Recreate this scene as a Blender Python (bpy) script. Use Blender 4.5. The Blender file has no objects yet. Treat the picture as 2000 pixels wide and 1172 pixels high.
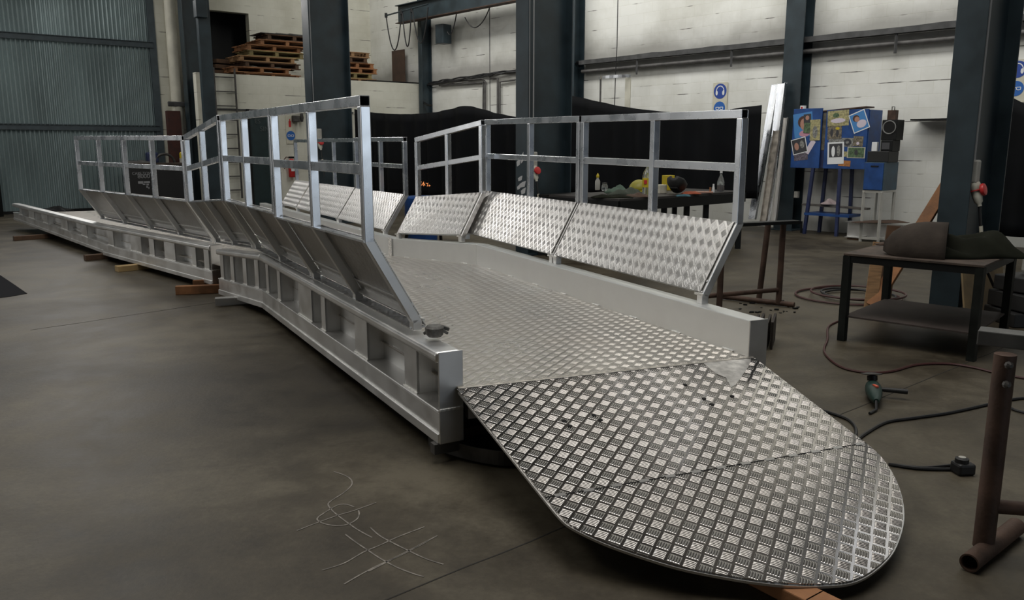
import bpy, bmesh, math, random
from mathutils import Vector, Matrix
random.seed(7)
C = bpy.context.scene.collection
S = bpy.context.scene

# ------------------------------------------------------------------ camera
FPX = 1590.0
PITCH = math.atan(301 / FPX)
EYE = 1.5
cam = bpy.data.cameras.new('camera'); camo = bpy.data.objects.new('camera', cam); C.objects.link(camo)
camo.location = (0, 0, EYE); camo.rotation_euler = (math.pi / 2 - PITCH, 0, 0)
cam.sensor_fit = 'HORIZONTAL'; cam.sensor_width = 36; cam.lens = 36 * FPX / 2000
cam.clip_start = 0.05; cam.clip_end = 200
S.camera = camo

# ------------------------------------------------------------------ world and light
w = bpy.data.worlds.new('world'); S.world = w; w.use_nodes = True
w.node_tree.nodes['Background'].inputs[0].default_value = (0.55, 0.65, 0.8, 1)
w.node_tree.nodes['Background'].inputs[1].default_value = 0.05
S.view_settings.view_transform = 'Standard'; S.view_settings.look = 'None'
S.view_settings.gamma = 1; S.view_settings.use_curve_mapping = False
S.view_settings.exposure = 0.35

def area(name, loc, target, sx, sy, power, col):
    l = bpy.data.lights.new(name, 'AREA'); l.shape = 'RECTANGLE'; l.size = sx; l.size_y = sy
    l.energy = power; l.color = col
    o = bpy.data.objects.new(name, l); C.objects.link(o); o.location = loc
    d = Vector(target) - Vector(loc); o.rotation_euler = d.to_track_quat('-Z', 'Y').to_euler()
    return o
# the open roller door behind and to the right of the photographer
area('open_door_daylight', (9.5, -8.5, 2.9), (0, 6.0, 1.2), 7.5, 5.0, 130, (0.80, 0.90, 1.0))
# roof lights over the bays
area('roof_light_a', (0.7, 4.6, 8.4), (0.7, 4.6, 0), 6.0, 5.5, 340, (1.0, 0.97, 0.92))
area('roof_light_b', (-7.5, 8.0, 8.4), (-7.5, 8.0, 0), 2.2, 12, 330, (1.0, 0.98, 0.93))
# wash lamp added under the roof, turned to the side wall to brighten it
area('wall_wash_lamp', (0.6, 14.2, 8.0), (3.4, 16.8, 2.6), 18, 1.6, 540, (1.0, 0.99, 0.95))
bpy.data.objects['wall_wash_lamp'].rotation_euler = (math.radians(64), 0, math.radians(-48))
area('roof_light_d', (-2.5, 11.0, 8.4), (-2.5, 11.0, 0), 1.5, 6.5, 42, (0.85, 0.93, 1.0))
area('roof_light_e', (7.2, 9.0, 8.4), (7.2, 9.0, 0), 1.2, 5.0, 30, (0.9, 0.95, 1.0))
# side windows of the left bay
area('side_window_light', (-20.5, 9.0, 3.2), (0, 9.0, 1.0), 15, 4.2, 215, (1.0, 0.985, 0.95))
# translucent sheets high in the gable above the big door
area('gable_light', (-10.2, 18.7, 5.65), (-1.0, 8.0, 0.8), 2.2, 1.0, 110, (1.0, 0.98, 0.95))

# ------------------------------------------------------------------ measuring helpers (survey of the hall from the camera position)
_s, _c = math.sin(PITCH), math.cos(PITCH)
def _ray(x, y):
    u = (x - 1000) / FPX; v = (586 - y) / FPX
    return Vector((u, _c + v * _s, -_s + v * _c))
def at(x, y, z=0.0):
    r = _ray(x, y); t = (z - EYE) / r.z
    return Vector((0, 0, EYE)) + r * t
def zat(p, y):
    t = (586 - y) / FPX
    return EYE + p[1] * (t * _c - _s) / (_c + t * _s)
def onwall(a, d, x, y):           # a: plan point, d: plan direction
    r = _ray(x, y); nx, ny = -d[1], d[0]
    t = (nx * a[0] + ny * a[1]) / (nx * r.x + ny * r.y)
    return Vector((0, 0, EYE)) + r * t
def V(*a): return Vector(a)

# ------------------------------------------------------------------ materials
MATS = {}
def mat(name, col, rough=0.6, metal=0.0, noise=0.0, nscale=8.0, bump=0.0, bscale=60.0, spec=None, stretch=None, col2=None, emis=None, trans=0.0, coat=0):
    if name in MATS: return MATS[name]
    m = bpy.data.materials.new(name); m.use_nodes = True; MATS[name] = m
    nt = m.node_tree; b = nt.nodes['Principled BSDF']
    b.inputs['Base Color'].default_value = (*col, 1); b.inputs['Roughness'].default_value = rough
    b.inputs['Metallic'].default_value = metal
    if spec is not None: b.inputs['Specular IOR Level'].default_value = spec
    if trans: b.inputs['Transmission Weight'].default_value = trans
    if emis: b.inputs['Emission Color'].default_value = (*emis[0], 1); b.inputs['Emission Strength'].default_value = emis[1]
    if noise or bump or col2:
        tc = nt.nodes.new('ShaderNodeTexCoord'); mp = nt.nodes.new('ShaderNodeMapping')
        nt.links.new(tc.outputs['Object'], mp.inputs[0])
        if stretch: mp.inputs['Scale'].default_value = stretch
        n = nt.nodes.new('ShaderNodeTexNoise'); n.inputs['Scale'].default_value = nscale; n.inputs['Detail'].default_value = 6
        nt.links.new(mp.outputs[0], n.inputs[0])
        cr = nt.nodes.new('ShaderNodeValToRGB')
        c2 = col2 if col2 else tuple(max(0, c * (1 - noise)) for c in col)
        c1 = col if col2 else tuple(min(1, c * (1 + noise * .6)) for c in col)
        cr.color_ramp.elements[0].position = .35; cr.color_ramp.elements[1].position = .68
        cr.color_ramp.elements[0].color = (*c2, 1); cr.color_ramp.elements[1].color = (*c1, 1)
        nt.links.new(n.outputs[0], cr.inputs[0]); nt.links.new(cr.outputs[0], b.inputs['Base Color'])
        mr = nt.nodes.new('ShaderNodeMapRange'); mr.inputs[3].default_value = rough * .8; mr.inputs[4].default_value = min(1, rough * 1.25)
        nt.links.new(n.outputs[0], mr.inputs[0]); nt.links.new(mr.outputs[0], b.inputs['Roughness'])
        if bump:
            n2 = nt.nodes.new('ShaderNodeTexNoise'); n2.inputs['Scale'].default_value = bscale; n2.inputs['Detail'].default_value = 4
            nt.links.new(mp.outputs[0], n2.inputs[0])
            bm_ = nt.nodes.new('ShaderNodeBump'); bm_.inputs['Strength'].default_value = bump; bm_.inputs['Distance'].default_value = 0.01
            nt.links.new(n2.outputs[0], bm_.inputs['Height']); nt.links.new(bm_.outputs[0], b.inputs['Normal'])
    return m

def mth(nt, op, a, b=None, c=None):
    n = nt.nodes.new('ShaderNodeMath'); n.operation = op
    for i, v in enumerate((a, b, c)):
        if v is None: continue
        if isinstance(v, (int, float)): n.inputs[i].default_value = v
        else: nt.links.new(v, n.inputs[i])
    return n.outputs[0]

def tread(name, col, rough, dirt, dist=0.0012, pitch=0.0530, dirtcol=(.30, .27, .23), flat_rough=None):
    """five-bar tread plate: groups of five raised bars, turned 90 degrees from group to group"""
    m = bpy.data.materials.new(name); m.use_nodes = True; nt = m.node_tree; b = nt.nodes['Principled BSDF']
    tc = nt.nodes.new('ShaderNodeTexCoord'); mp = nt.nodes.new('ShaderNodeMapping')
    mp.inputs['Rotation'].default_value = (0, 0, math.radians(45)); mp.inputs['Scale'].default_value = (1 / pitch,) * 3
    nt.links.new(tc.outputs['UV'], mp.inputs[0])
    sp = nt.nodes.new('ShaderNodeSeparateXYZ'); nt.links.new(mp.outputs[0], sp.inputs[0])
    x, y = sp.outputs[0], sp.outputs[1]
    par = mth(nt, 'FLOORED_MODULO', mth(nt, 'ADD', mth(nt, 'FLOOR', x), mth(nt, 'FLOOR', y)), 2)
    fx = mth(nt, 'SUBTRACT', mth(nt, 'FRACT', x), .5); fy = mth(nt, 'SUBTRACT', mth(nt, 'FRACT', y), .5)
    inv = mth(nt, 'SUBTRACT', 1.0, par)
    a = mth(nt, 'ADD', mth(nt, 'MULTIPLY', fx, inv), mth(nt, 'MULTIPLY', fy, par))
    bb = mth(nt, 'ADD', mth(nt, 'MULTIPLY', fy, inv), mth(nt, 'MULTIPLY', fx, par))
    inb = mth(nt, 'LESS_THAN', mth(nt, 'ABSOLUTE', bb), .43)
    st = mth(nt, 'SINE', mth(nt, 'MULTIPLY', mth(nt, 'FRACT', mth(nt, 'MULTIPLY', mth(nt, 'ADD', bb, .43), 5 / .86)), math.pi))
    an = mth(nt, 'DIVIDE', a, .39)
    le = mth(nt, 'MAXIMUM', mth(nt, 'SUBTRACT', 1.0, mth(nt, 'POWER', mth(nt, 'ABSOLUTE', an), 6.0)), 0.0)
    hgt = mth(nt, 'MULTIPLY', mth(nt, 'MULTIPLY', st, le), inb)
    bmp = nt.nodes.new('ShaderNodeBump'); bmp.inputs['Strength'].default_value = 1.0; bmp.inputs['Distance'].default_value = dist
    nt.links.new(hgt, bmp.inputs['Height']); nt.links.new(bmp.outputs[0], b.inputs['Normal'])
    n = nt.nodes.new('ShaderNodeTexNoise'); n.inputs['Scale'].default_value = 2.3; n.inputs['Detail'].default_value = 8; n.inputs['Roughness'].default_value = .65
    nt.links.new(tc.outputs['UV'], n.inputs[0])
    f = nt.nodes.new('ShaderNodeMapRange'); f.inputs[1].default_value = .38; f.inputs[2].default_value = .66
    f.inputs[3].default_value = 0; f.inputs[4].default_value = dirt; nt.links.new(n.outputs[0], f.inputs[0])
    mx = nt.nodes.new('ShaderNodeMix'); mx.data_type = 'RGBA'
    mx.inputs[6].default_value = (*col, 1); mx.inputs[7].default_value = (*dirtcol, 1)
    nt.links.new(f.outputs[0], mx.inputs[0]); nt.links.new(mx.outputs[2], b.inputs['Base Color'])
    b.inputs['Metallic'].default_value = 1.0
    ro = mth(nt, 'ADD', rough, mth(nt, 'MULTIPLY', f.outputs[0], .25))
    # the bar tops are worn smoother than the flat sheet
    nt.links.new(ro, b.inputs['Roughness'])
    return m

def alum(name, col, rough, streak=0.0, scale=(3, 3, 3), noise=.12):
    """rolled aluminium: soft, low-contrast mottling"""
    m = bpy.data.materials.new(name); m.use_nodes = True; nt = m.node_tree; b = nt.nodes['Principled BSDF']; b.inputs['Metallic'].default_value = 1
    tc = nt.nodes.new('ShaderNodeTexCoord'); n = nt.nodes.new('ShaderNodeTexNoise'); n.inputs['Scale'].default_value = 7; n.inputs['Detail'].default_value = 3
    nt.links.new(tc.outputs['Object'], n.inputs[0])
    r = nt.nodes.new('ShaderNodeMapRange'); r.inputs[1].default_value = .3; r.inputs[2].default_value = .7; r.inputs[3].default_value = rough - .04; r.inputs[4].default_value = rough + .06
    nt.links.new(n.outputs[0], r.inputs[0]); nt.links.new(r.outputs[0], b.inputs['Roughness'])
    x = nt.nodes.new('ShaderNodeMix'); x.data_type = 'RGBA'; x.inputs[6].default_value = (*[c * (1 - noise) for c in col], 1); x.inputs[7].default_value = (*[min(1, c * (1 + noise * .4)) for c in col], 1)
    nt.links.new(n.outputs[0], x.inputs[0]); nt.links.new(x.outputs[2], b.inputs['Base Color'])
    return m

M_AL = alum('mill_aluminium', (.86, .855, .84), .38)
M_ALB = alum('bright_aluminium_tube', (.82, .84, .87), .27, noise=.08)
M_ALD = alum('dull_aluminium_sheet', (.60, .59, .57), .42, noise=.18)
M_KERB = alum('kerb_aluminium_sheet', (.74, .75, .74), .45, noise=.10)
M_WELD = mat('weld_bead', (.8, .79, .76), .5, .8, noise=.3, nscale=60)
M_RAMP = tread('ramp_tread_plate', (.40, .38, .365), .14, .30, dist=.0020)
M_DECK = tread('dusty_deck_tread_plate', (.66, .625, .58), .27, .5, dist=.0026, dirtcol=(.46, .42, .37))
M_KICK = tread('kick_tread_plate', (.57, .56, .545), .30, .3, dist=.0014, pitch=.055)
M_STEEL = mat('dark_painted_steel', (.022, .036, .044), .42, 0.0, noise=.35, nscale=3, spec=.5)
M_BLACK = mat('black_paint', (.006, .0065, .0065), .5, spec=.3)
M_CURT = mat('black_curtain_cloth', (.0035, .004, .005), .7, noise=.4, nscale=2, spec=.12)
M_WOOD = mat('rough_pine', (.33, .19, .09), .75, noise=.35, nscale=5, stretch=(1, 1, 8), bump=.2)
M_WOODO = mat('orange_timber', (.30, .135, .055), .75, noise=.4, nscale=5, bump=.2)
M_WOODD = mat('dark_weathered_timber', (.10, .055, .03), .85, noise=.4, nscale=5, bump=.2)
M_RUST = mat('rusty_brown_pipe', (.085, .05, .035), .62, .35, noise=.45, nscale=7, bump=.15)
M_RUBBER = mat('black_rubber', (.012, .012, .012), .55)
M_HOLE = mat('dark_void', (.003, .003, .003), .9)

# ------------------------------------------------------------------ mesh builder
Z = V(0, 0, 1)
class MB:
    def __init__(s): s.v = []; s.f = []; s.uv = {}
    def add(s, vs, fs, uvs=None):
        o = len(s.v); s.v += [Vector(a) for a in vs]
        for i, f in enumerate(fs):
            if uvs: s.uv[len(s.f)] = uvs[i]
            s.f.append([o + k for k in f])
    def box(s, c, sz, R=None):
        c = Vector(c); h = Vector(sz) / 2; vs = []
        for i in range(8):
            p = V(h.x * (1 if i & 1 else -1), h.y * (1 if i & 2 else -1), h.z * (1 if i & 4 else -1))
            if R is not None: p = R @ p
            vs.append(c + p)
        s.add(vs, [(0, 2, 3, 1), (4, 5, 7, 6), (0, 1, 5, 4), (2, 6, 7, 3), (0, 4, 6, 2), (1, 3, 7, 5)]); return s
    def bar(s, p, q, w, h, up=Z, hollow=0.0, chop=True):
        p = Vector(p); q = Vector(q); d = (q - p).normalized()
        side = d.cross(up)
        if side.length < 1e-4: side = d.cross(V(1, 0, 0))
        side.normalize(); u = side.cross(d).normalized()
        def ring(c, ww, hh): return [c + side * ww / 2 + u * hh / 2, c - side * ww / 2 + u * hh / 2, c - side * ww / 2 - u * hh / 2, c + side * ww / 2 - u * hh / 2]
        if not hollow:
            s.add(ring(p, w, h) + ring(q, w, h), [(0, 1, 2, 3), (7, 6, 5, 4)] + [(i, 4 + i, 4 + (i + 1) % 4, (i + 1) % 4) for i in range(4)])
        else:
            t = hollow * 2
            vs = ring(p, w, h) + ring(q, w, h) + ring(p, w - t, h - t) + ring(q, w - t, h - t)
            fs = [(i, 4 + i, 4 + (i + 1) % 4, (i + 1) % 4) for i in range(4)]
            fs += [(8 + (i + 1) % 4, 12 + (i + 1) % 4, 12 + i, 8 + i) for i in range(4)]
            fs += [(i, (i + 1) % 4, 8 + (i + 1) % 4, 8 + i) for i in range(4)]
            fs += [(4 + (i + 1) % 4, 4 + i, 12 + i, 12 + (i + 1) % 4) for i in range(4)]
            s.add(vs, fs)
        return s
    def tube(s, pts, r, n=10, closed=False, cap=True, hollow=0):
        pts = [Vector(p) for p in pts]; m = len(pts); rs = r if isinstance(r, (list, tuple)) else [r] * m
        rings = []; prev = None
        for i, p in enumerate(pts):
            a = pts[i - 1] if (i > 0 or closed) else p; b = pts[(i + 1) % m] if (i < m - 1 or closed) else p
            d = (b - a).normalized()
            if prev is None:
                x = d.cross(Z); x = d.cross(V(1, 0, 0)) if x.length < .05 else x
            else: x = prev - d * prev.dot(d)
            x.normalize(); prev = x; y = d.cross(x)
            rings.append([p + (x * math.cos(2 * math.pi * k / n) + y * math.sin(2 * math.pi * k / n)) * rs[i] for k in range(n)])
        vs = [v for r_ in rings for v in r_]; fs = []
        for i in range(m if closed else m - 1):
            j = (i + 1) % m
            for k in range(n): fs.append((i * n + k, i * n + (k + 1) % n, j * n + (k + 1) % n, j * n + k))
        if cap and not closed and not hollow: fs.append(list(range(n))[::-1]); fs.append([(m - 1) * n + k for k in range(n)])
        s.add(vs, fs)
        if hollow:
            q = MB(); q.tube(pts, [a * hollow for a in rs], n, closed, False)
            s.add(q.v, [f[::-1] for f in q.f])
            o = MB(); k0 = [k for k in range(n)]
            for e in (0, m - 1):
                vs2 = rings[e] + q.v[e * n:(e + 1) * n]
                s.add(vs2, [(k, (k + 1) % n, n + (k + 1) % n, n + k) for k in range(n)])
        return s
    def lathe(s, prof, base, n=20, axis=Z):
        base = Vector(base); ax = Vector(axis).normalized(); x = ax.cross(V(0, 1, 0))
        if x.length < .1: x = ax.cross(V(1, 0, 0))
        x.normalize(); y = ax.cross(x); vs = []
        for r, z in prof:
            for k in range(n):
                a = 2 * math.pi * k / n; vs.append(base + ax * z + (x * math.cos(a) + y * math.sin(a)) * r)
        m = len(prof); fs = []
        for i in range(m - 1):
            for k in range(n): fs.append((i * n + k, i * n + (k + 1) % n, (i + 1) * n + (k + 1) % n, (i + 1) * n + k))
        fs.append(list(range(n))[::-1]); fs.append([(m - 1) * n + k for k in range(n)])
        s.add(vs, fs); return s
    def slab(s, pts, th, nrm=None, frame=None):
        """polygon pts extruded by th against its normal; frame=(origin,e1,e2) gives UVs in metres"""
        pts = [Vector(p) for p in pts]; n = len(pts)
        if nrm is None:
            nrm = Vector()
            for i in range(n): nrm += (pts[i] - pts[0]).cross(pts[(i + 1) % n] - pts[0])
            nrm.normalize()
        low = [p - nrm * th for p in pts]
        fs = [list(range(n)), [2 * n - 1 - i for i in range(n)]] + [(i, n + i, n + (i + 1) % n, (i + 1) % n) for i in range(n)]
        uvs = None
        if frame:
            O, e1, e2 = frame; allp = pts + low
            uvs = [[((allp[k] - O).dot(e1), (allp[k] - O).dot(e2)) for k in f] for f in fs]
        s.add(pts + low, fs, uvs); return s
    def grid(s, fn, nu, nv, th=0.0):
        vs = [fn(i / nu, j / nv) for j in range(nv + 1) for i in range(nu + 1)]
        fs = [(j * (nu + 1) + i, j * (nu + 1) + i + 1, (j + 1) * (nu + 1) + i + 1, (j + 1) * (nu + 1) + i) for j in range(nv) for i in range(nu)]
        s.add(vs, fs); return s
    def build(s, name, m, parent=None, bevel=0.0, smooth=False, solid=0.0, seg=2, sub=0):
        me = bpy.data.meshes.new(name)
        if parent is None:
            xs = [v.x for v in s.v]; ys = [v.y for v in s.v]; zs = [v.z for v in s.v]
            O = V((min(xs) + max(xs)) / 2, (min(ys) + max(ys)) / 2, min(zs))
        else: O = Vector(parent['_o']) if '_o' in parent else V(0, 0, 0)
        me.from_pydata([v - O for v in s.v], [], s.f)
        if s.uv:
            ul = me.uv_layers.new(name='UVMap')
            for pi, p in enumerate(me.polygons):
                if pi in s.uv:
                    for li, uvv in zip(p.loop_indices, s.uv[pi]): ul.data[li].uv = uvv
        me.materials.append(m)
        bm = bmesh.new(); bm.from_mesh(me)
        if not s.uv: bmesh.ops.recalc_face_normals(bm, faces=bm.faces)
        if smooth:
            for f in bm.faces: f.smooth = True
        bm.to_mesh(me); bm.free()
        if smooth:
            try: me.set_sharp_from_angle(angle=math.radians(40))
            except Exception: pass
        o = bpy.data.objects.new(name, me); C.objects.link(o)
        o['_o'] = tuple(O)
        if parent is None: o.location = O
        else: o.parent = parent
        if solid:
            md = o.modifiers.new('solid', 'SOLIDIFY'); md.thickness = solid; md.offset = 0
        if sub:
            md = o.modifiers.new('sub', 'SUBSURF'); md.levels = sub; md.render_levels = sub
        if bevel:
            md = o.modifiers.new('bevel', 'BEVEL'); md.width = bevel; md.segments = seg; md.limit_method = 'ANGLE'; md.angle_limit = math.radians(40)
        return o

def thing(name, label, cat, loc, group=None):
    o = bpy.data.objects.new(name, None); C.objects.link(o); o.location = loc; o['_o'] = tuple(loc)
    o.empty_display_size = .1
    return tag(o, label, cat, group)
def tag(o, label, cat, group=None):
    o['label'] = label; o['category'] = cat
    if group: o['group'] = group
    return o
def struct(o): o['kind'] = 'structure'; return o
def lerp(a, b, t): return a + (b - a) * t
def rotz(a): return Matrix.Rotation(a, 3, 'Z')

# ================================================================== THE HALL
WD = V(-.669, .743, 0)                  # along the long side wall, away from the camera
WN = V(-.743, -.669, 0)                 # out of that wall into the hall
W0 = V(5.8, 14.25, 0)
GD = V(.792, .610, 0)                   # along the gable wall, to the right
GN = V(.610, -.792, 0)                  # out of the gable wall into the hall

def wall_mat(name, frame_dir, col=(.80, .80, .755), course=.21, blk=.42, sootk=.0):
    m = bpy.data.materials.new(name); m.use_nodes = True; nt = m.node_tree; b = nt.nodes['Principled BSDF']
    tc = nt.nodes.new('ShaderNodeTexCoord')
    dot = nt.nodes.new('ShaderNodeVectorMath'); dot.operation = 'DOT_PRODUCT'; dot.inputs[1].default_value = tuple(frame_dir)
    nt.links.new(tc.outputs['Object'], dot.inputs[0])
    sp = nt.nodes.new('ShaderNodeSeparateXYZ'); nt.links.new(tc.outputs['Object'], sp.inputs[0])
    cb = nt.nodes.new('ShaderNodeCombineXYZ'); nt.links.new(dot.outputs['Value'], cb.inputs[0]); nt.links.new(sp.outputs[2], cb.inputs[1])
    n0 = nt.nodes.new('ShaderNodeTexNoise'); n0.inputs['Scale'].default_value = 2.2; nt.links.new(cb.outputs[0], n0.inputs[0])
    br = nt.nodes.new('ShaderNodeTexBrick'); nt.links.new(cb.outputs[0], br.inputs[0])
    br.inputs['Scale'].default_value = 1; br.inputs['Brick Width'].default_value = blk; br.inputs['Row Height'].default_value = course
    br.inputs['Mortar Size'].default_value = .006; br.inputs['Mortar Smooth'].default_value = .6; br.offset = .5
    br.inputs[1].default_value = (1, 1, 1, 1); br.inputs[2].default_value = (.95, .95, .94, 1); br.inputs[3].default_value = (.92, .915, .89, 1)
    # cracked joints: only some stretches of the bed joints are open
    ck = nt.nodes.new('ShaderNodeTexBrick'); nt.links.new(cb.outputs[0], ck.inputs[0])
    ck.inputs['Scale'].default_value = 1; ck.inputs['Brick Width'].default_value = 500; ck.inputs['Row Height'].default_value = course
    ck.inputs['Mortar Size'].default_value = .007; ck.offset = .5
    n1 = nt.nodes.new('ShaderNodeTexNoise'); n1.inputs['Scale'].default_value = 1.0; n1.inputs['Detail'].default_value = 3
    mp = nt.nodes.new('ShaderNodeMapping'); mp.inputs['Scale'].default_value = (1.6, 5, 1); nt.links.new(cb.outputs[0], mp.inputs[0]); nt.links.new(mp.outputs[0], n1.inputs[0])
    th = nt.nodes.new('ShaderNodeMapRange'); th.inputs[1].default_value = .58; th.inputs[2].default_value = .64; nt.links.new(n1.outputs[0], th.inputs[0])
    crack = mth(nt, 'MULTIPLY', th.outputs[0], ck.outputs['Fac'])
    # grime
    n2 = nt.nodes.new('ShaderNodeTexNoise'); n2.inputs['Scale'].default_value = .8; n2.inputs['Detail'].default_value = 7; n2.inputs['Roughness'].default_value = .6
    nt.links.new(cb.outputs[0], n2.inputs[0])
    cr = nt.nodes.new('ShaderNodeValToRGB'); cr.color_ramp.elements[0].position = .3; cr.color_ramp.elements[1].position = .6
    cr.color_ramp.elements[0].color = (col[0] * .78, col[1] * .77, col[2] * .74, 1); cr.color_ramp.elements[1].color = (*col, 1)
    nt.links.new(n2.outputs[0], cr.inputs[0])
    mx = nt.nodes.new('ShaderNodeMix'); mx.data_type = 'RGBA'; mx.blend_type = 'MULTIPLY'; mx.inputs[0].default_value = 1
    nt.links.new(cr.outputs[0], mx.inputs[6]); nt.links.new(br.outputs['Color'], mx.inputs[7])
    m2 = nt.nodes.new('ShaderNodeMix'); m2.data_type = 'RGBA'; nt.links.new(crack, m2.inputs[0]); nt.links.new(mx.outputs[2], m2.inputs[6]); m2.inputs[7].default_value = (.10, .09, .08, 1)
    # soot that has settled on the wall above the cable tray
    zed = mth(nt, 'ADD', sp.outputs[2], mth(nt, 'MULTIPLY', mth(nt, 'SUBTRACT', n2.outputs[0], .5), .55))
    r1 = nt.nodes.new('ShaderNodeMapRange'); r1.inputs[1].default_value = 4.05; r1.inputs[2].default_value = 3.45; nt.links.new(zed, r1.inputs[0])
    r2 = nt.nodes.new('ShaderNodeMapRange'); r2.inputs[1].default_value = 3.0; r2.inputs[2].default_value = 3.2; nt.links.new(zed, r2.inputs[0])
    soot = mth(nt, 'MULTIPLY', mth(nt, 'MULTIPLY', mth(nt, 'POWER', r1.outputs[0], 1.5), r2.outputs[0]), sootk)
    m3 = nt.nodes.new('ShaderNodeMix'); m3.data_type = 'RGBA'; nt.links.new(soot, m3.inputs[0]); nt.links.new(m2.outputs[2], m3.inputs[6]); m3.inputs[7].default_value = (.14, .13, .12, 1)
    nt.links.new(m3.outputs[2], b.inputs['Base Color']); b.inputs['Roughness'].default_value = .7
    bp = nt.nodes.new('ShaderNodeBump'); bp.inputs['Strength'].default_value = .25; bp.inputs['Distance'].default_value = .005; bp.invert = True
    nt.links.new(br.outputs['Fac'], bp.inputs['Height']); nt.links.new(bp.outputs[0], b.inputs['Normal'])
    return m
M_WALLR = wall_mat('white_painted_block_wall', WD, sootk=.62)
M_WALLB = wall_mat('cream_painted_block_wall', GD, (.72, .71, .62))

# floor
mf = bpy.data.materials.new('worn_concrete_floor'); mf.use_nodes = True; nt = mf.node_tree; b = nt.nodes['Principled BSDF']; b.inputs['Specular IOR Level'].default_value = .35
tc = nt.nodes.new('ShaderNodeTexCoord')
def nz(sc, det, ro=.6, dist=0):
    n = nt.nodes.new('ShaderNodeTexNoise'); n.inputs['Scale'].default_value = sc; n.inputs['Detail'].default_value = det; n.inputs['Roughness'].default_value = ro
    n.inputs['Distortion'].default_value = dist; nt.links.new(tc.outputs['Object'], n.inputs[0]); return n
n1 = nz(.55, 8, .62, .6); n2 = nz(3.5, 8, .7); n3 = nz(40, 6, .7)
cr = nt.nodes.new('ShaderNodeValToRGB'); e = cr.color_ramp.elements
e[0].position = .40; e[0].color = (.027, .021, .013, 1); e[1].position = .60; e[1].color = (.110, .094, .065, 1)
mid = cr.color_ramp.elements.new(.5); mid.color = (.060, .049, .032, 1)
ad = mth(nt, 'ADD', mth(nt, 'MULTIPLY', n1.outputs[0], .55), mth(nt, 'ADD', mth(nt, 'MULTIPLY', n2.outputs[0], .33), mth(nt, 'MULTIPLY', n3.outputs[0], .12)))
nt.links.new(ad, cr.inputs[0]); nt.links.new(cr.outputs[0], b.inputs['Base Color'])
mr = nt.nodes.new('ShaderNodeMapRange'); mr.inputs[3].default_value = .38; mr.inputs[4].default_value = .68; nt.links.new(n2.outputs[0], mr.inputs[0]); nt.links.new(mr.outputs[0], b.inputs['Roughness'])
bp = nt.nodes.new('ShaderNodeBump'); bp.inputs['Strength'].default_value = .12; bp.inputs['Distance'].default_value = .01; nt.links.new(n3.outputs[0], bp.inputs['Height']); nt.links.new(bp.outputs[0], b.inputs['Normal'])
struct(MB().box((-3, 8, -.1), (46, 50, .2)).build('floor', mf))

# long side wall (right)
def wallslab(a, b, z0, z1, th, nrm):
    a = Vector(a); b = Vector(b); m = MB()
    p = [a, b, b - nrm * th, a - nrm * th]
    m.add([V(q.x, q.y, z0) for q in p] + [V(q.x, q.y, z1) for q in p], [(0, 1, 2, 3), (7, 6, 5, 4)] + [(i, 4 + i, 4 + (i + 1) % 4, (i + 1) % 4) for i in range(4)])
    return m
struct(wallslab(W0 + WD * 15.0, W0 - WD * 26, 0, 8.8, .3, WN).build('wall_right', M_WALLR))
# parapet of the gallery, upper gable wall behind it
PC = V(-2.27, 23.4, 0)
PL = onwall(PC, GD, 392, 285); PL.z = 0
struct(wallslab(PL, PC + GD * .02, 0, 3.18, .22, GN).build('wall_back_parapet', M_WALLB))
BC = W0 + WD * 15.0
M_GAL = mat('gallery_slab', (.2, .2, .19), .8)
BL_ = onwall(BC, GD, 396, 285); BL_.z = 0
g = MB(); gq = [PL - GN * .02, PC - GN * .02, BC, BL_]
g.slab([V(q.x, q.y, 3.13) for q in gq], .2, Z); struct(g.build('floor_gallery', M_GAL))
ob = BC - GD * 8.2
# upper gable wall with the dark opening onto the store
def gpx(x): # plan on upper gable wall at image column
    return onwall(BC, GD, x, 285)
ga, gb = gpx(415), gpx(500)
oz0 = 3.12; oz1 = onwall(BC, GD, 500, 28).z
m = MB()
for (p, q, z0, z1) in ((BC, gb, 3.12, 8.8), (gb, ga, oz1, 8.8), (ga, BC - GD * 12, 3.12, 8.8)):
    w_ = wallslab(V(p.x, p.y, 0), V(q.x, q.y, 0), z0, z1, .25, GN); m.add(w_.v, w_.f)
struct(m.build('wall_back', M_WALLB))
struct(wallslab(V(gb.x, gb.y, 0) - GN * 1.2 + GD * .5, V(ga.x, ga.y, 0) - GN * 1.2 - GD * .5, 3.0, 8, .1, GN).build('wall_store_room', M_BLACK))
# gable wall beside the big door (white blocks) and the door itself
DW = V(-10.17, 19.17, 0)
def dpx(x, y=285): return onwall(DW, GD, x, y)
p1 = dpx(318); p2 = dpx(392)
p1.z = p2.z = 0
struct(wallslab(p1, p2 + GD * .0, 0, 8.8, .3, GN).build('wall_back_pier', M_WALLB))
struct(wallslab(p2, p2 - GN * 2.6, 0, 8.8, .2, GD).build('wall_back_return', M_WALLB))
struct(wallslab(V(-22, 10, 0), V(-22, -20, 0), 0, 8.8, .3, V(1, 0, 0)).build('wall_left', mat('far_wall_sheeting', (.45, .46, .46), .6)))
struct(wallslab(V(-22, -16.5, 0), V(24, -16.5, 0), 0, 8.8, .3, V(0, 1, 0)).build('wall_front', mat('far_wall_sheeting', (.45, .46, .46), .6)))
struct(MB().box((-1, 6, 8.9), (48, 50, .15)).build('ceiling', mat('ceiling_sheeting', (.055, .05, .047), .7)))

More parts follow.
